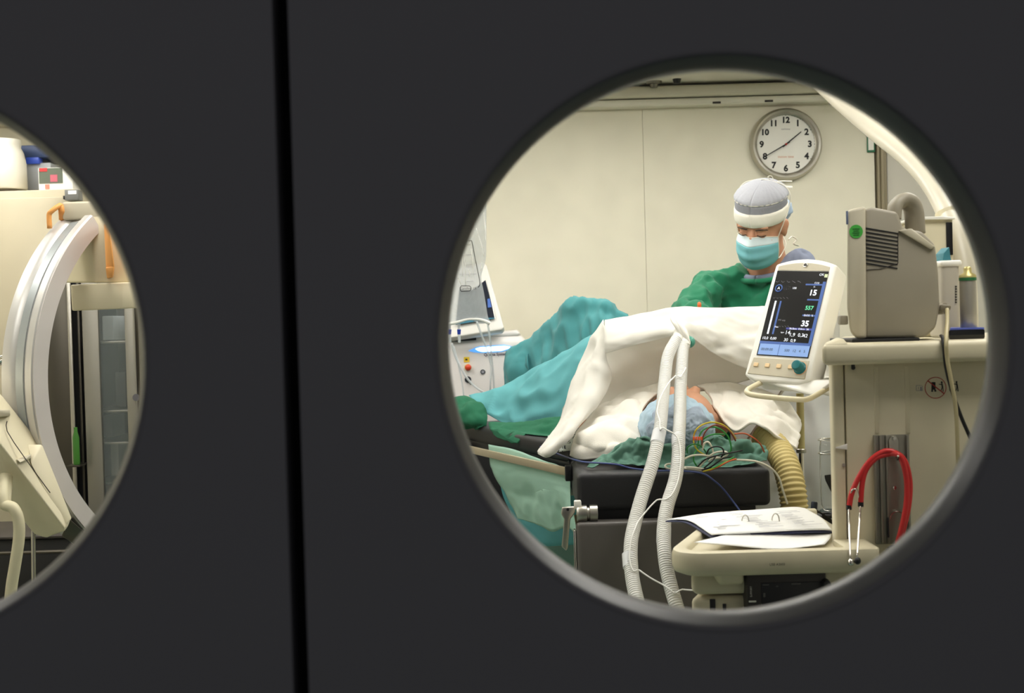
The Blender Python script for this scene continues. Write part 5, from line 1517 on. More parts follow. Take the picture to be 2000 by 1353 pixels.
make('cap_crown', rings_cap(crown, 120, 0.022, 30, 0.02, 4), mat('cap_crown_grey', (176, 178, 186), 0.8, bump=0.2, bscale=160, var=0.08, vscale=40), sg_, smooth=180, solid=0.001)
side = [(0.050, 0.0815, 0.0990, -0.002), (0.070, 0.0825, 0.0998, -0.004), (0.090, 0.0830, 0.0995, -0.005), (0.104, 0.0840, 0.0995, -0.006)]
make('cap_side', rings_cap(side, 72, 0, 1, 0.006, 2), M_CAPGREY, sg_, smooth=180, solid=0.001)
make('cap_seam', B().tube([hp_(math.sin(a) * 0.0850, -0.006 + math.cos(a) * 0.1005, CZF(0.1035)) for a in [2 * math.pi * k / 40 for k in range(41)]], 0.0013, 6, 2), M_BAND, sg_, smooth=180)
band = [(0.022, 0.0800, 0.0985, 0.000), (0.025, 0.0825, 0.1010, 0.000), (0.040, 0.0850, 0.1035, -0.001), (0.058, 0.0852, 0.1035, -0.002), (0.068, 0.0835, 0.1010, -0.003)]
make('headband', rings_cap(band, 90, 0, 1, 0.022, 9, fr=5), M_BAND, sg_, smooth=180, solid=0.0015)
bb = B()
rows = []
for i in range(19):
    t = math.pi * i / 18
    row = []
    for j in range(41):
        a = 2 * math.pi * j / 40
        d = Vector((math.sin(t) * math.cos(a), math.cos(t), math.sin(t) * math.sin(a)))
        k = 1 + 0.06 * noise.noise(d * 5) + 0.03 * math.sin(a * 14) * math.sin(t)
        row.append(hp_(d.x * 0.084 * k, -0.062 + d.y * 0.058 * k, 0.030 + d.z * 0.056 * k))
    row[-1] = row[0]
    rows.append(row)
make('cap_back', bb.grid(rows), mat('cap_back_blue', (176, 196, 220), 0.8, bump=0.25, bscale=120, var=0.08), sg_, smooth=180)
# mask
def mk(th, z, off=0.0):
    t = math.radians(th)
    f = (z + 0.125) / 0.125                       # 0 chin .. 1 nose bridge
    yb = 0.083 + 0.036 * math.sin(math.pi * min(1, f * 0.92 + 0.06)) ** 0.8 - 0.012 * max(0, f - 0.75) / 0.25
    xb = 0.069 + 0.006 * math.sin(math.pi * f)
    nose = 0.016 * math.exp(-(th / 17.0) ** 2) * (0.2 + 0.8 * f)
    zz = z - 0.020 * (abs(th) / 72.0) ** 2 * (f - 0.5) * 2
    pl = 0.0016 * math.sin(f * 2 * math.pi * 3.2) * (1 - (abs(th) / 80.0) ** 2)
    rad = 1 + (off + pl) / 0.1
    return hp_(math.sin(t) * xb * rad, 0.0 + math.cos(t) * (yb + nose) * rad + 0.012 * (1 - math.cos(t)), zz)
def mgrid(z0, z1, n):
    return B().grid([[mk(-74 + 148 * j / 40, z0 + (z1 - z0) * i / n) for j in range(41)] for i in range(n + 1)])
mm = make('face_mask', mgrid(-0.128, -0.034, 30), M_MASK, sg_, 'pleated blue surgical face mask', smooth=180, solid=0.0012)
make('mask_top_strip', mgrid(-0.034, -0.010, 10), M_MASKTOP, mm, smooth=180, solid=0.0012)
make('mask_edge', B().tube([mk(-74 + 148 * j / 24, -0.010, 0.001) for j in range(25)], 0.0014, 6, 2), M_BAND, mm, smooth=180)
for th in (-74, 74):
    make('mask_edge', B().tube([mk(th, -0.006 - 0.122 * k / 8, 0.001) for k in range(9)], 0.0016, 6, 2), M_BAND, mm, smooth=180)
    s = -1 if th < 0 else 1
    make('mask_strap', B().tube([mk(th, -0.008, 0.002), hp_(s * 0.085, 0.014, 0.025), hp_(s * 0.0895, -0.020, 0.060), hp_(s * 0.088, -0.035, CZF(0.105)), hp_(s * 0.062, -0.040, CZF(0.140)), hp_(0.0, -0.03, CZF(0.162))], 0.0018, 6, 6), M_BAND, mm, smooth=180)
    make('mask_strap', B().tube([mk(th, -0.124, 0.002), hp_(s * 0.066, 0.0, -0.105), hp_(s * 0.066, -0.045, -0.085), hp_(s * 0.03, -0.095, -0.07), hp_(0, -0.10, -0.068)], 0.0018, 6, 6), M_BAND, mm, smooth=180)
KN = hp_(0, -0.03, CZF(0.161))
kd_ = KN.y
def ribbon(pts, w):
    a = cr([P(*q) for q in pts], 6)
    b = B()
    b.grid([[p + Vector((0, -0.002, -w / 2)) for p in a], [p + Vector((0, 0.002, w / 2)) for p in a]])
    return b
make('tie_bow', B().tube([KN, P(1503, 352, kd_), P(1500, 345, kd_), P(1507, 344, kd_), P(1509, 353, kd_), KN], 0.0026, 8, 6, flat=0.5), M_BAND, sg_, smooth=180)
make('tie_bow', ribbon([(1505, 364, kd_), (1512, 360, kd_), (1521, 354, kd_), (1547, 354, kd_)], 0.0035), M_BAND, sg_, smooth=180, solid=0.0008)
make('tie_bow', ribbon([(1505, 364, kd_), (1516, 363, kd_), (1530, 365, kd_), (1548, 366, kd_)], 0.0095), M_BAND, sg_, smooth=180, solid=0.0008)
# gown
gb = B()
gb.ball(chest + Vector((0, 0.01, 0.0)), 0.205, 0.145, 0.215)
gb.ball(belly + Vector((0, 0.0, -0.02)), 0.195, 0.145, 0.26)
gb.ball(NB + Vector((0.0, 0.03, -0.065)), 0.150, 0.105, 0.060)
gb.tube([hips + Vector((0, 0, 0.15)), hips + Vector((0, 0, -0.2)), Vector((hips.x, hips.y, 0.38))], [0.19, 0.21, 0.24], 26, 5)
for S, E_, W in ((S_R, E_R, W_R), (S_L, E_L, W_L)):
    gb.tube([NB.lerp(S, 0.45) + Vector((0, 0.02, -0.03)), S, S.lerp(E_, 0.55), E_], [0.070, 0.070, 0.066, 0.060], 16, 5)
    gb.ball(E_, 0.061)
    gb.tube([E_, E_.lerp(W, 0.5), E_.lerp(W, 0.95)], [0.061, 0.055, 0.040], 16, 4)
gw = make('surgical_gown', gb, M_GOWN, sg_, 'green surgical gown', remesh=0.009, relax=6, smooth=180)
tx = bpy.data.textures.new('gown_folds', 'CLOUDS')
tx.noise_scale = 0.06
tx.noise_depth = 1
md = gw.modifiers.new('Folds', 'DISPLACE')
md.texture = tx
md.texture_coords = 'LOCAL'
md.strength = 0.055
md.mid_level = 0.5
tx2 = bpy.data.textures.new('gown_creases', 'MARBLE')
tx2.noise_scale = 0.11
tx2.turbulence = 9.0
md = gw.modifiers.new('Creases', 'DISPLACE')
md.texture = tx2
md.texture_coords = 'LOCAL'
md.strength = 0.016
# fold ridges running down the front of the gown
def ridge(pts, r):
    return make('gown_fold', B().tube([P(*q) for q in pts], [r * 0.3, r, r * 0.9, r * 0.3], 10, 6, flat=0.55), M_GOWN, gw, smooth=180)
# grey scrub collar in the neckline
nx = Vector((hf.x, hf.y, 0)).normalized()
ny = Vector((-nx.y, nx.x, 0))
colc = NB + Vector((-0.003, 0.0, 0.012))
ring = []
for k in range(33):
    a = 2 * math.pi * k / 32
    ring.append(colc + nx * math.cos(a) * 0.088 + ny * math.sin(a) * 0.086 + Vector((0, 0, -0.034 * math.cos(a) + 0.006)))
make('scrub_collar', B().tube(ring, [0.011, 0.013, 0.018, 0.013, 0.011], 12, 2), M_SCRUB, sg_, 'grey-blue scrub shirt collar', smooth=180)
ring = []
for k in range(33):
    a = 2 * math.pi * k / 32
    ring.append(colc + nx * math.cos(a) * 0.100 + ny * math.sin(a) * 0.104 + Vector((0, 0, -0.034 * math.cos(a) - 0.004)))
make('gown_neckband', B().tube(ring, 0.009, 10, 2), M_GOWN, gw, smooth=180)
make('hood_fold', B().cloth([[(1530, 505, 4.44), (1545, 492, 4.46), (1562, 485, 4.48), (1580, 492, 4.5)],
                             [(1520, 520, 4.42), (1545, 508, 4.44), (1568, 500, 4.46), (1590, 505, 4.5)],
                             [(1512, 535, 4.42), (1545, 528, 4.42), (1575, 522, 4.44), (1600, 525, 4.48)]], 6, 6, 0.007, 22, 3), M_SCRUB, sg_, smooth=180, solid=0.004)
make('gown_tie', B().tube([P(1540, 468, 4.50), P(1547, 462, 4.51), P(1556, 468, 4.52), P(1550, 476, 4.52), P(1560, 480, 4.53)], 0.003, 8, 5, flat=0.6), M_BAND, sg_, smooth=180)
ins = empty('instrument', P(1366, 640, 4.0), 'slim instrument with an orange tip in front of the green gown', 'instrument')
make('orange_tip', B().lathe(P(1366, 602, 4.0), [(0, 0.02), (0.005, 0.017), (0.0062, 0.010), (0.005, 0.0), (0, 0.0)], (0, 0, 1), 16), mat('tip_orange', (224, 110, 50), 0.4), ins, smooth=60)
make('shaft', B().tube([P(1366, 608, 4.0), P(1372, 650, 4.01), P(1380, 680, 4.02)], 0.0025, 8, 3), M_STEEL, ins)

# ================================================================== LASER UNIT (far left of the right porthole)
LY = 5.05
lu = empty('laser_unit', (P(950, 720, LY).x, LY + 0.2, 0), 'white laser unit with a glowing blue light bar and a tilted screen', 'laser unit')
lx0, lx1 = P(800, 720, LY).x, P(1031, 720, LY).x
ltz = P(950, 655, LY).z
M_LW = mat('laser_white', (226, 222, 220), 0.35)
make('laser_body', B().box(lx0, lx1, LY, LY + 0.42, 0.10, ltz, 0.045, 5), M_LW, lu)
make('body_top_rim', B().hull([P(880, 660, LY + 0.02), P(1010, 645, LY + 0.02), P(1018, 655, LY + 0.02), P(880, 668, LY + 0.02), P(880, 656, LY + 0.3), P(1012, 643, LY + 0.3), P(1018, 655, LY + 0.3), P(880, 668, LY + 0.3)], 0.008, 3), M_LW, lu)
M_BAR = mat('light_bar_blue', (190, 222, 255), 0.3, emit=6.0)
make('light_bar', B().prism([P(x, y, LY - 0.004) for x, y in ((928, 681), (938, 678), (985, 675), (997, 677), (994, 680), (980, 685), (942, 687), (934, 685))], (0, 0.01, 0), 0.001, 1), M_BAR, lu, 'glowing blue-white light bar')
make('light_bar_trim', B().prism([P(x, y, LY - 0.002) for x, y in ((914, 685), (930, 678), (938, 676), (985, 673), (999, 676), (995, 682), (980, 687), (942, 689), (926, 688))], (0, 0.01, 0)), mat('trim_blue', (90, 160, 240), 0.3, emit=0.8), lu)
text('Quanta System', 0.0145, P(968, 692, LY - 0.001), (1, 0, 0.02), (0, 0, 1), mat('plum_ink', (56, 34, 56), 0.6), lu, 'lettering', 0.0005, bold=0.0003)
make('warning_label', B().pbox(906, 697, 917, 707, LY - 0.002, LY + 0.002), M_YELLOW, lu, smooth=0)
make('label_mark', B().pbox(909, 700.5, 913, 703.5, LY - 0.003, LY - 0.0015), M_INK, lu, smooth=0)
sc = P(914, 717, LY)
make('stop_collar', B().lathe(sc, [(0.0125, -0.001), (0.0125, -0.008), (0.009, -0.010), (0.0, -0.010)], (0, 1, 0), 24), M_YELLOW, lu)
make('stop_button', B().lathe(sc + Vector((0.0015, 0, 0)), [(0.008, -0.008), (0.0115, -0.014), (0.0122, -0.020), (0.010, -0.025), (0, -0.027)], (0, 1, 0), 24), M_REDBTN, lu, smooth=60)
for (x, y, r) in ((943, 726, 0.0092), (914, 741, 0.0125)):
    c = P(x, y, LY)
    make('round_label', B().lathe(c, [(0, -0.003), (r, -0.003), (r, 0.001), (0, 0.001)], (0, 1, 0), 28), mat('label_slate', (44, 50, 58), 0.4), lu, smooth=30)
    make('round_label_mark', B().lathe(c, [(0, -0.0042), (r * 0.62, -0.0042), (r * 0.62, -0.002), (0, -0.002)], (0, 1, 0), 20), M_GREYINK if r < 0.01 else M_BLACKPL, lu, smooth=30)
make('key', B().hull([P(914, 745, LY - 0.012), P(919, 752, LY - 0.012), P(922, 748, LY - 0.012), P(916, 742, LY - 0.012), P(914, 745, LY - 0.006), P(919, 752, LY - 0.006), P(922, 748, LY - 0.006), P(916, 742, LY - 0.006)]), M_CHROME, lu)
sfr = [P(884, 526, 5.20), P(944, 512, 5.20), P(951, 518, 5.20), P(984, 638, 5.0), P(980, 644, 5.0), P(868, 661, 5.0)]
nrm = (sfr[1] - sfr[0]).cross(sfr[4] - sfr[1]).normalized()
if nrm.y < 0: nrm = -nrm
scn = make('display_frame', B().prism(sfr, nrm * 0.028, 0.005, 2), mat('display_grey', (206, 204, 198), 0.4), lu)
scf = make('display_screen', B().prism([p - nrm * 0.0008 for p in (P(900, 540, 5.18), P(944, 530, 5.18), P(967, 622, 5.02), P(890, 634, 5.02))], nrm * 0.002), mat('screen_navy', (30, 34, 46), 0.2), scn, smooth=0)
make('screen_icon', B().prism([p - nrm * 0.0016 for p in (P(952, 584, 5.085), P(957, 583, 5.085), P(960, 600, 5.055), P(953, 601, 5.055))], nrm * 0.001), M_SBLUE, scf, smooth=0)
make('screen_icon', B().prism([p - nrm * 0.0016 for p in (P(890, 627, 5.03), P(966, 618, 5.03), P(967, 622, 5.02), P(890, 634, 5.02))], nrm * 0.001), mat('screen_teal', (40, 100, 120), 0.4, emit=0.2), scf, smooth=0)
make('screen_edge', B().tube([P(950, 540, 5.16) - nrm * 0.001, P(967, 622, 5.02) - nrm * 0.001], 0.0016, 6, 1), M_WHITEPL, scn)
make('display_foot', B().hull([P(880, 658, 5.03), P(930, 652, 5.03), P(930, 664, 5.06), P(880, 668, 5.06), P(880, 658, 5.15), P(930, 652, 5.15), P(930, 664, 5.15), P(880, 668, 5.15)]), M_BLACKPL, lu)
for (x, y) in ((lx0 + 0.06, LY + 0.06), (lx1 - 0.06, LY + 0.06), (lx0 + 0.06, LY + 0.36), (lx1 - 0.06, LY + 0.36)):
    make('castor', B().lathe((x - 0.015, y, 0.055), [(0, 0), (0.05, 0), (0.055, 0.005), (0.055, 0.025), (0.05, 0.03), (0, 0.03)], (1, 0, 0), 20), M_BLACKPL, lu)

# ================================================================== IRRIGATION BAG AND TUBES
BY = 4.38
ib = empty('irrigation_bag', P(915, 630, BY), 'clear irrigation bag with black print hanging in front of the laser unit', 'bag')
prof = [(395, 880, 950), (430, 872, 950), (470, 868, 950), (505, 866, 949), (530, 866, 942), (545, 866, 940), (570, 866, 945), (600, 866, 950), (618, 866, 953), (628, 866, 958)]
for sgn, nm in ((-1, 'bag_front'), (1, 'bag_back')):
    rows = []
    for i, (y, xa, xb) in enumerate(prof):
        row = []
        for j in range(13):
            t = j / 12
            bul = math.sin(math.pi * t) ** 0.7 * 0.020 * math.sin(math.pi * min(1, (i + 0.6) / 9.4))
            x = xa + (xb - xa) * t
            wr_ = 0.003 * noise.noise(Vector((x * 0.16, y * 0.02, sgn)))
            row.append(P(x, y + 4 * math.sin(3 * math.pi * t) * (i / 9) ** 2, BY) + Vector((0, sgn * bul + wr_, 0)))
        rows.append(cr(row, 2))
    cols = [cr(c, 4) for c in zip(*rows)]
    make(nm, B().grid([list(r) for r in zip(*cols)]), M_BAG, ib, smooth=180)
def bagp(x, y): return P(x, y, BY - 0.0225)
make('bottom_seam', B().tube([P(864, 634, BY - 0.003), P(890, 630, BY - 0.003), P(912, 624, BY - 0.003), P(930, 623, BY - 0.003), P(945, 626, BY - 0.003), P(957, 632, BY - 0.003)], [0.004, 0.004, 0.003, 0.003, 0.004, 0.005], 8, 5, flat=1.3), mat('bag_seam_and_highlight', (240, 240, 236), 0.3), ib, smooth=180)
make('print_line', B().tube([bagp(904, 470), bagp(918, 470), bagp(922, 473), bagp(928, 505), bagp(936, 543), bagp(937, 556), bagp(934, 561)], 0.0012, 6, 2), M_INK, ib, smooth=180)
oval = [(901, 558), (917, 558), (920, 561), (920, 565), (917, 568), (901, 569), (899, 566), (898.5, 562), (901, 558)]
make('print_line', B().tube([bagp(x, y) for x, y in oval], 0.0012, 6, 1), M_INK, ib, smooth=180)
text('Careflex', 0.0105, bagp(909.5, 563.5), (1, 0, 0.02), (0, 0, 1), M_INK, ib, 'lettering', 0.0005)
text('CE', 0.010, bagp(927, 563), (1, 0, 0), (0, 0, 1), M_INK, ib, 'lettering', 0.0005)
text('MAX', 0.008, bagp(914, 478), (1, 0, 0), (0, 0, 1), M_INK, ib, 'lettering', 0.0005)
text('1000', 0.011, bagp(917, 521), (1, 0, 0), (0, 0, 1), M_GREYINK, ib, 'lettering', 0.0005)
for (a, y, c_) in ((898, 498, 922), (898, 517, 926), (897, 536, 930), (911, 550, 925)):
    make('print_line', B().tube([bagp(a, y), bagp(c_, y - 1)], 0.0007, 5, 1), M_GREYINK, ib)
for (x0_, y0_, x1_, y1_) in ((906, 495, 909, 556), (920, 485, 925, 538), (903, 500, 903, 540), (893, 540, 900, 556), (945, 415, 948, 470), (930, 445, 945, 500), (941, 512, 938, 530), (915, 525, 917, 540)):  # white strands draw the highlights along the folds of the film
    make('crease_highlight', B().tube([bagp(x0_, y0_), bagp((x0_ + x1_) / 2 + 1, (y0_ + y1_) / 2), bagp(x1_, y1_)], [0.0006, 0.0018, 0.0006], 6, 4), mat('bag_seam_and_highlight', (240, 240, 236), 0.3), ib, smooth=180)
iv = empty('bag_pole', (P(862, 600, 4.44).x, 4.44, 0), 'steel pole with hooks that carries the clear irrigation bag', 'stand')
ivx = P(858, 600, 4.44).x
make('pole', B().cyl((ivx, 4.44, 0.04), (ivx, 4.44, 2.0), 0.011), M_STEEL, iv)
make('pole_hook', B().tube([(ivx, 4.44, 1.99), (ivx + 0.05, 4.42, 2.0), P(915, 388, BY), P(918, 396, BY)], 0.005, 8, 5), M_STEEL, iv, smooth=180)
make('pole_base', B().lathe((ivx, 4.44, 0), [(0, 0), (0.15, 0), (0.15, 0.015), (0.02, 0.05), (0, 0.05)]), M_DARKSTEEL, iv)
def clear(pts, r, label):
    make('clear_tube', B().tube([P(*q) for q in pts], r, 10, 6), M_TUBECLR, None, label, 'tube', smooth=180)
clear([(931, 628, 4.37), (941, 655, 4.38), (952, 685, 4.4), (959, 715, 4.42), (958, 745, 4.42), (957, 775, 4.44)], 0.0035, 'clear tube running from the bag bottom over the blue light bar')
clear([(953, 634, 4.38), (958, 670, 4.41), (960, 700, 4.44), (963, 730, 4.46), (965, 770, 4.48)], 0.0035, 'clear tube running from the bag corner straight down past the light bar')
clear([(882, 670, 4.5), (888, 692, 4.5), (900, 718, 4.5), (915, 742, 4.5), (932, 758, 4.5), (948, 768, 4.5)], 0.0042, 'clear tube sagging in front of the red stop button')
clear([(886, 676, 4.52), (896, 715, 4.52), (902, 745, 4.52), (906, 775, 4.52)], 0.003, 'thin clear tube hanging beside the black key switch')
for (x, lb) in ((896.5, 'blue roller clamp on a short clear tube beside the laser screen'), (878, 'blue roller clamp at the edge of the laser screen')):
    e = empty('tube_clamp', P(x, 668, 4.40), lb, 'clamp')
    make('clamp_cap', B().hull([P(x - 4, 643, 4.395), P(x + 4, 643, 4.395), P(x + 3, 653, 4.395), P(x - 3, 653, 4.395), P(x - 4, 643, 4.41), P(x + 4, 643, 4.41), P(x + 3, 653, 4.41), P(x - 3, 653, 4.41)], 0.001, 1), M_BLUECLIP, e)
    make('clamp_tube', B().tube([P(x, 632, 4.40), P(x, 652, 4.40), P(x + 1, 669, 4.40)], 0.0048, 10, 3), M_TUBECLR, e)

# ================================================================== LEFT PORTHOLE: C-ARM
CAc = Vector((-0.9451, 3.8, 1.3139))
CAu = Vector((0.466, 0.884, 0.043)).normalized()
CAv = Vector((-0.022, -0.037, 0.999)); CAv = (CAv - CAu * CAv.dot(CAu)).normalized()
CAn = Vector((0.885, -0.466, 0.002)); CAn = (CAn - CAu * CAn.dot(CAu) - CAv * CAn.dot(CAv)).normalized()
def CA(deg, r, n=0.0):
    t = math.radians(deg)
    return CAc + (CAu * math.cos(t) + CAv * math.sin(t)) * r + CAn * n
RO = 0.5456
ca_ = empty('c_arm', (CAc.x - 0.4, 3.6, 0), 'mobile X-ray C-arm with a pale aluminium arc and beige housings', 'c-arm')
def arc_sweep(sec, a0, a1, n=90):
    """sec: closed list of (radius, offset along normal)"""
    b = B()
    R_ = [[b.bm.verts.new(CA(a0 + (a1 - a0) * i / n, r, o)) for r, o in sec] for i in range(n + 1)]
    m = len(sec)
    for a, c in zip(R_, R_[1:]):
        for k in range(m):
            b.bm.faces.new((a[k], a[(k + 1) % m], c[(k + 1) % m], c[k]))
    b.bm.faces.new(R_[0][::-1])
    b.bm.faces.new(R_[-1])
    return b
ri = RO - 0.0525
sec = [(ri + 0.004, 0.0), (RO - 0.004, 0.0), (RO, -0.003), (RO, -0.024), (RO - 0.006, -0.030), (RO - 0.010, -0.034), (RO - 0.010, -0.068), (RO - 0.004, -0.075), (RO, -0.084),
       (RO, -0.107), (RO - 0.004, -0.110), (ri + 0.004, -0.110), (ri, -0.106), (ri, -0.004)]
make('arc', arc_sweep(sec, 124, 268), mat('arc_aluminium', (206, 204, 200), 0.36, 0.35), ca_, 'pale aluminium arc', smooth=30)
make('arc_side_cover', arc_sweep([(ri + 0.003, 0.0), (RO - 0.003, 0.0), (RO - 0.003, 0.003), (ri + 0.003, 0.003)], 124, 268), mat('arc_side_grey', (196, 190, 186), 0.45), ca_, smooth=30)
make('track_belt', arc_sweep([(RO - 0.0098, -0.038), (RO - 0.006, -0.038), (RO - 0.006, -0.064), (RO - 0.0098, -0.064)], 126, 200), mat('belt_grey_blue', (170, 176, 178), 0.3, 0.4), ca_, smooth=30)
# tube housing at the top end of the arc
b = B().pbox(121, 393, 215, 428, 3.53, 3.77, 0.006, 3)
make('housing_cap', b, M_BEIGE2, ca_)
b = B().hull([P(178, 420, 3.53), P(300, 412, 3.53), P(300, 552, 3.53), P(184, 552, 3.53), P(128, 552, 3.65), P(150, 500, 3.66), P(176, 470, 3.65),
              P(178, 420, 3.92), P(300, 412, 3.92), P(300, 552, 3.92), P(140, 552, 3.92)], 0.006, 3)
make('tube_housing', b, M_BEIGE, ca_, smooth=50)
make('collimator', B().hull([P(138, 556, 3.53), P(240, 551, 3.49), P(300, 551, 3.49), P(300, 600, 3.49), P(240, 603, 3.49), P(141, 607, 3.53),
                             P(138, 556, 3.55), P(300, 551, 3.55), P(300, 600, 3.55), P(141, 607, 3.55)], 0.004, 2), M_BEIGE, ca_, smooth=50)
make('grip_handle', B().tube([P(97, 446, 3.51), P(96, 420, 3.51), P(101, 412, 3.51), P(112, 404, 3.52), P(118, 402, 3.53), P(120, 412, 3.53), P(121, 428, 3.55)], 0.0068, 8, 4, flat=1.3), M_ORANGE, ca_, smooth=180)
gh = make('grip_handle', B().hull([P(203, 436, 3.45), P(212, 440, 3.43), P(223, 522, 3.43), P(207, 528, 3.45), P(203, 436, 3.54), P(214, 440, 3.54), P(224, 522, 3.54), P(208, 528, 3.54)], 0.004, 2), M_ORANGE, ca_)
make('grip_foot', B().hull([P(206, 522, 3.44), P(223, 520, 3.43), P(220, 542, 3.44), P(209, 544, 3.45), P(206, 522, 3.53), P(224, 520, 3.53), P(221, 542, 3.53), P(209, 544, 3.53)], 0.003, 2), M_ORANGE, gh)
def Q(x, y, d): return P(x, y, d - 0.24)
# carriage that holds the arc, lower left
mh = [Q(-110, 700, 3.52), Q(0, 768, 3.55), Q(15, 786, 3.55), Q(55, 866, 3.56), Q(82, 871, 3.60), Q(139, 1012, 3.60), Q(130, 1036, 3.52), Q(0, 866, 3.42), Q(-110, 730, 3.40),
      Q(90, 1051, 3.60), Q(68, 1044, 3.62), Q(42, 1012, 3.62), Q(0, 905, 3.60), Q(-110, 800, 3.58), Q(20, 800, 3.72), Q(90, 900, 3.74), Q(135, 1010, 3.72), Q(-110, 700, 3.72), Q(70, 1030, 3.72)]
car = make('carriage', B().hull(mh, 0.006, 3), M_BEIGE, ca_, smooth=50)
make('carriage_block', B().hull([Q(52, 868, 3.54), Q(82, 868, 3.55), Q(140, 1012, 3.56), Q(126, 1030, 3.53), Q(60, 905, 3.50), Q(52, 868, 3.66), Q(82, 868, 3.66), Q(140, 1012, 3.66)], 0.004, 2), M_BEIGE, car, smooth=50)
make('carriage_collar', B().hull([Q(-20, 800, 3.44), Q(20, 800, 3.49), Q(20, 812, 3.49), Q(-20, 816, 3.44), Q(-20, 800, 3.52), Q(20, 800, 3.55), Q(20, 812, 3.55), Q(-20, 816, 3.52)], 0.002, 1), M_BEIGE2, car)
make('carriage_collar', B().hull([Q(32, 897, 3.45), Q(61, 886, 3.49), Q(61, 895, 3.49), Q(40, 904, 3.44), Q(32, 897, 3.52), Q(61, 886, 3.55), Q(61, 895, 3.55), Q(40, 904, 3.52)], 0.002, 1), M_BEIGE2, car)
make('carriage_seam', B().tube([Q(14, 822, 3.475), Q(14, 842, 3.468), Q(47, 892, 3.462), Q(98, 962, 3.492)], 0.0012, 6, 2), M_DARKPL, car)
make('end_block', B().hull([Q(120, 1046, 3.64), Q(137, 1014, 3.62), Q(166, 1040, 3.64), Q(150, 1066, 3.66), Q(120, 1046, 3.75), Q(137, 1014, 3.75), Q(166, 1040, 3.75), Q(150, 1066, 3.75)], 0.003), M_DARKSTEEL, ca_)
make('rail_rod', B().cyl(Q(-10, 708, 3.66), Q(10, 700, 3.70), 0.012), M_CHROME, ca_)
make('supply_hose', B().tube([Q(8, 930, 3.46), Q(6, 965, 3.42), Q(10, 985, 3.41), Q(26, 992, 3.40), Q(36, 1015, 3.40), Q(37, 1050, 3.40), Q(30, 1100, 3.40), Q(22, 1150, 3.40), Q(15, 1230, 3.40)], 0.0135, 14, 6), mat('hose_cream', (212, 204, 172), 0.5), ca_, smooth=180)
make('hose_connector', B().cyl(Q(9, 932, 3.47), Q(5, 985, 3.42), 0.019, 18), M_BEIGE, ca_)
make('chrome_rod', B().cyl(Q(65, 1035, 3.66), Q(66, 1135, 3.66), 0.0055, 12), M_CHROME, ca_)
# stand of the C-arm, off to the left
sx = P(-200, 760, 3.31).x
make('cross_arm', B().hull([Vector((sx - 0.12, y, z)) for y in (3.22, 3.42) for z in (1.22, 1.42)] + [P(-95, 720, d) for d in (3.21, 3.42)] + [P(-95, 800, d) for d in (3.21, 3.42)], 0.01), M_BEIGE, ca_)
make('column', B().box(sx - 0.30, sx - 0.08, 3.21, 3.44, 0.25, 1.5, 0.03, 3), M_BEIGE2, ca_)
make('chassis', B().box(sx - 0.45, sx + 0.05, 3.05, 3.65, 0.12, 0.55, 0.05, 4), M_BEIGE2, ca_)
make('chassis_leg', B().box(sx + 0.0, sx + 0.75, 3.30, 3.42, 0.06, 0.15, 0.02, 3), M_BEIGE2, ca_)
for (x, y) in ((sx - 0.38, 3.1), (sx - 0.38, 3.6), (sx + 0.70, 3.36)):
    make('castor', B().lathe((x - 0.02, y, 0.055), [(0, 0), (0.05, 0), (0.055, 0.005), (0.055, 0.035), (0.05, 0.04), (0, 0.04)], (1, 0, 0), 22), M_BLACKPL, ca_)
# image detector at the other end of the arc (hidden by the door from here)
dtc = CA(268, RO - 0.10, -0.055)
make('detector', B().lathe(dtc, [(0, 0.16), (0.14, 0.16), (0.15, 0.14), (0.15, 0.04), (0.11, 0.0), (0.09, -0.05), (0, -0.05)], (0, 0, 1), 40), M_BEIGE, ca_, smooth=40)

# ---- tall cabinet and the boxes on it
KY = 5.0
kt = P(70, 371, KY).z
kx0, kx1 = P(-260, 500, KY).x, P(153, 500, KY).x
tc_ = empty('tall_cabinet', ((kx0 + kx1) / 2, KY + 0.25, 0), 'tall grey-beige metal cabinet behind the C-arm arc', 'cabinet')
M_CABT = mat('cabinet_taupe', (190, 180, 154), 0.42, var=0.05)
make('cabinet_body', B().box(kx0, kx1, KY, KY + 0.5, 0.05, kt, 0.004), M_CABT, tc_)
make('cabinet_plinth', B().box(kx0 + 0.02, kx1 - 0.02, KY + 0.03, KY + 0.48, 0.0, 0.05), M_DARKPL, tc_)
dm = (kx0 + kx1) / 2
for (a, c_) in ((kx0 + 0.012, dm - 0.002), (dm + 0.002, kx1 - 0.012)):
    d = make('cabinet_door', B().box(a, c_, KY - 0.016, KY - 0.001, 0.07, kt - 0.03, 0.003), M_CABT, tc_)
    hx = c_ - 0.03 if a < dm - 0.1 else a + 0.03
    make('handle', B().tube([(hx, KY - 0.016, 1.0), (hx, KY - 0.04, 1.0), (hx, KY - 0.04, 1.12), (hx, KY - 0.016, 1.12)], 0.005, 8, 1), M_STEEL, d)
make('white_container', B().lathe(P(6, 371, KY + 0.10), [(0, 0), (0.085, 0), (0.09, 0.006), (0.088, 0.10), (0.08, 0.14), (0.07, 0.16), (0.072, 0.17), (0.07, 0.19), (0, 0.20)]), mat('container_white', (232, 228, 214), 0.4), None,
     'round white container on top of the tall cabinet', 'container', smooth=50)
bx1 = empty('blue_lidded_box', P(78, 371, KY + 0.2), 'grey plastic box with a dark blue lid on the tall cabinet', 'box')
make('box_body', B().pbox(52, 318, 100, 371, KY + 0.23, KY + 0.44, 0.005), mat('box_grey', (176, 180, 184), 0.5), bx1)
make('box_lid', B().pbox(36, 283, 104, 308, KY + 0.22, KY + 0.45, 0.005), mat('lid_navy', (44, 62, 100), 0.5), bx1)
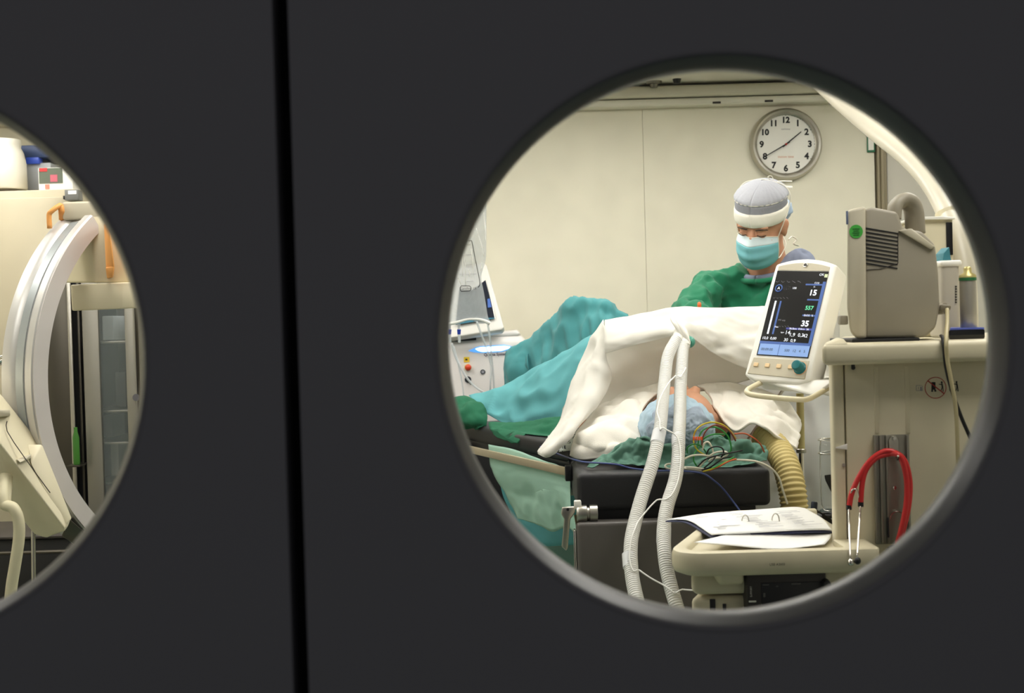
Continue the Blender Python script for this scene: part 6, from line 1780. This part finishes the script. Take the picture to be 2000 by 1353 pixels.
make('box_latch', B().pbox(50, 307, 76, 320, KY + 0.215, KY + 0.26, 0.003), mat('latch_blue', (54, 86, 200), 0.4), bx1)
bx2 = empty('printed_carton', P(105, 371, KY + 0.06), 'white carton with a red and green printed picture on the tall cabinet', 'box')
make('carton', B().pbox(75, 327, 142, 371, KY + 0.03, KY + 0.12, 0.002), M_WHITEPL, bx2)
pr2 = make('carton_print', B().pbox(76, 328, 122, 358, KY + 0.0285, KY + 0.031), mat('print_olive', (92, 100, 84), 0.5), bx2, smooth=0)
make('carton_patch', B().pbox(77, 328, 92, 335, KY + 0.0275, KY + 0.0288), mat('print_red', (196, 50, 50), 0.5), pr2, smooth=0)
make('carton_patch', B().pbox(98, 341, 112, 355, KY + 0.0275, KY + 0.0288), mat('print_pink', (190, 96, 110), 0.5), pr2, smooth=0)
make('carton_patch', B().pbox(88, 360, 96, 369, KY + 0.0275, KY + 0.0300), mat('print_salmon', (230, 130, 110), 0.5), pr2, smooth=0)
bx3 = empty('grey_case', P(139, 390, KY - 0.1), 'small grey case with a white label fixed to the cabinet edge', 'case')
make('case_body', B().pbox(126, 370, 153, 391, KY - 0.07, KY - 0.017, 0.003), mat('case_grey', (120, 120, 116), 0.5), bx3)
make('case_label', B().pbox(133, 372, 149, 379, KY - 0.0712, KY - 0.0695), M_PAPER, bx3, smooth=0)
make('case_clip', B().pbox(123, 382, 127, 389, KY - 0.065, KY - 0.03, 0.001), M_BLACKPL, bx3)

# ---- steel-framed glass cabinet on the back wall
GY = 4.50
gx0, gx1 = P(96, 800, GY).x, P(270, 800, GY).x
gz1 = P(180, 560, GY).z
gc = empty('glass_cabinet', ((gx0 + gx1) / 2, GY + 0.22, 0), 'steel medicine cabinet with a glass door beyond the C-arm', 'cabinet')
make('cabinet_shell', B().box(gx0, gx1, GY + 0.40, GY + 0.44, 0.05, gz1 + 0.02, 0.003), mat('shell_dark', (78, 76, 72), 0.5), gc)
xd_ = P(144, 800, GY).x
make('solid_door', B().box(gx0 - 0.01, xd_ - 0.002, GY - 0.02, GY + 0.40, 0.05, gz1 + 0.02, 0.004), M_DARKSTEEL, gc)
make('door_edge', B().box(P(139, 800, GY - 0.022).x, P(147, 800, GY - 0.022).x, GY - 0.03, GY - 0.021, 0.06, gz1 + 0.015, 0.002), M_STEEL, gc)
make('gap_panel', B().box(xd_, P(166, 800, GY).x, GY + 0.02, GY + 0.40, 0.05, gz1 + 0.02), M_BLACKPL, gc, smooth=0)
make('gap_profile', B().box(P(157, 800, GY).x, P(162, 800, GY).x, GY - 0.004, GY + 0.02, 0.05, gz1 + 0.02, 0.002), M_DARKSTEEL, gc)
fx0, fx1 = P(168, 800, GY).x, P(268, 800, GY).x
fw = 0.055
gd = make('glass_door_frame', B().box(fx0, fx0 + fw, GY - 0.012, GY + 0.012, 0.06, gz1 + 0.02, 0.003).box(fx1 - 0.03, fx1, GY - 0.012, GY + 0.012, 0.06, gz1 + 0.02, 0.003)
          .box(fx0 + fw, fx1 - 0.03, GY - 0.012, GY + 0.012, gz1 - 0.03, gz1 + 0.02, 0.003).box(fx0 + fw, fx1 - 0.03, GY - 0.012, GY + 0.012, 0.06, 0.12, 0.003), mat('frame_steel', (150, 147, 138), 0.4, 0.75), gc)
make('pane', B().box(fx0 + fw, fx1 - 0.03, GY - 0.002, GY + 0.002, 0.12, gz1 - 0.03), M_CABGLASS, gd, smooth=0)
make('door_lock', B().cyl(P(266, 776, GY - 0.014), P(266, 776, GY - 0.045), 0.012), M_CHROME, gd)
make('side_wall', B().box(gx1 - 0.005, gx1 + 0.005, GY + 0.014, GY + 0.40, 0.05, gz1 + 0.02), M_DARKSTEEL, gc, smooth=0)
for yy in (665, 795, 855, 930):
    z = P(225, yy, GY + 0.2).z
    make('shelf', B().box(fx0, gx1 - 0.008, GY + 0.03, GY + 0.40, z - 0.008, z, 0.002), M_STEEL, gc)
def carton(x0_, y0_, x1_, y1_, d, dep, rgb, lb):
    make('carton', B().pbox(x0_, y0_, x1_, y1_, d, d + dep, 0.003), mat('carton_%d_%d_%d' % rgb, rgb, 0.6), None, lb, 'box', 'cartons in the glass cabinet')
carton(200, 617, 222, 664, GY + 0.12, 0.15, (190, 198, 200), 'pale carton on the top shelf of the glass cabinet')
carton(226, 726, 246, 794, GY + 0.10, 0.15, (84, 80, 78), 'dark upright carton on the second shelf of the glass cabinet')
carton(200, 812, 220, 854, GY + 0.12, 0.15, (96, 106, 112), 'slate carton on the third shelf of the glass cabinet')
carton(216, 866, 232, 929, GY + 0.10, 0.15, (214, 210, 200), 'white carton on the lowest visible shelf of the glass cabinet')
carton(206, 946, 226, 1000, GY + 0.10, 0.15, (206, 180, 176), 'pinkish carton at the bottom of the glass cabinet')
make('green_bottle', B().lathe(P(150, 907, GY - 0.06), [(0, 0), (0.010, 0), (0.011, 0.004), (0.011, 0.09), (0.006, 0.11), (0.006, 0.125), (0, 0.125)], seg=18), mat('bottle_green', (60, 118, 40), 0.4), None,
     'slim green bottle in the dark gap beside the glass cabinet door', 'bottle', smooth=50)
z = P(150, 907, GY - 0.06).z
make('gap_shelf', B().box(xd_ - 0.004, P(168, 800, GY).x, GY - 0.085, GY + 0.02, z - 0.006, z, 0.001), M_DARKSTEEL, gc)
# small shelf rack at the right of the cabinet with white bottles
rk = empty('wall_rack', (P(300, 760, 5.3).x, 5.4, 0), 'narrow steel rack with white bottles beside the glass cabinet', 'rack')
rx0, rx1 = P(272, 760, 5.25).x, P(345, 760, 5.25).x
for yy in (690, 742, 800, 900):
    z = P(300, yy, 5.25).z
    make('rack_shelf', B().box(rx0, rx1, 5.25, 5.55, z - 0.008, z, 0.002), M_STEEL, rk)
for x in (rx0 + 0.006, rx1 - 0.006):
    make('rack_post', B().box(x - 0.006, x + 0.006, 5.53, 5.55, 0, P(300, 600, 5.25).z), M_STEEL, rk)
    make('rack_post', B().box(x - 0.006, x + 0.006, 5.25, 5.262, 0, P(300, 742, 5.25).z), M_STEEL, rk)
for i, (px_, yy) in enumerate(((279, 689), (296, 689), (280, 741), (298, 741), (281, 799), (300, 799))):
    c = P(px_, yy, 5.30)
    bo = empty('white_bottle', c, ('white bottle on the upper rack shelf', 'white bottle on the middle rack shelf', 'white bottle on the lower rack shelf')[i // 2], 'bottle', 'bottles on the steel rack')
    make('bottle_body', B().lathe(c, [(0, 0), (0.016, 0), (0.018, 0.003), (0.018, 0.05), (0.008, 0.062), (0, 0.062)], seg=20), M_WHITEPL, bo, smooth=50)
    make('bottle_cap', B().lathe(c, [(0, 0.062), (0.010, 0.062), (0.010, 0.078), (0, 0.08)], seg=16), M_STEEL, bo)

dk = empty('added_dark_cart', (P(70, 1100, 4.1).x, 4.25, 0), 'added black cart that darkens the area low behind the C-arm carriage', 'cart')  # black mass added to keep the low area behind the carriage dark
make('cart_body', B().box(P(-120, 1000, 4.1).x, P(176, 1000, 4.1).x, 4.1, 4.42, 0.12, P(60, 1052, 4.1).z, 0.012), mat('cart_black', (26, 26, 28), 0.5), dk)
make('cart_top', B().box(P(-125, 1000, 4.1).x, P(180, 1000, 4.1).x, 4.09, 4.43, P(60, 1052, 4.1).z, P(60, 1046, 4.1).z, 0.004), M_DARKPL, dk)
make('cart_handle', B().tube([P(0, 1080, 4.09), P(0, 1080, 4.05), P(150, 1076, 4.05), P(150, 1076, 4.09)], 0.006, 8, 1), M_DARKSTEEL, dk)
for x in (P(-100, 1000, 4.1).x, P(156, 1000, 4.1).x):
    for y in (4.15, 4.37):
        make('castor', B().lathe((x - 0.015, y, 0.06), [(0, 0), (0.055, 0), (0.06, 0.005), (0.06, 0.025), (0.055, 0.03), (0, 0.03)], (1, 0, 0), 20), M_BLACKPL, dk)
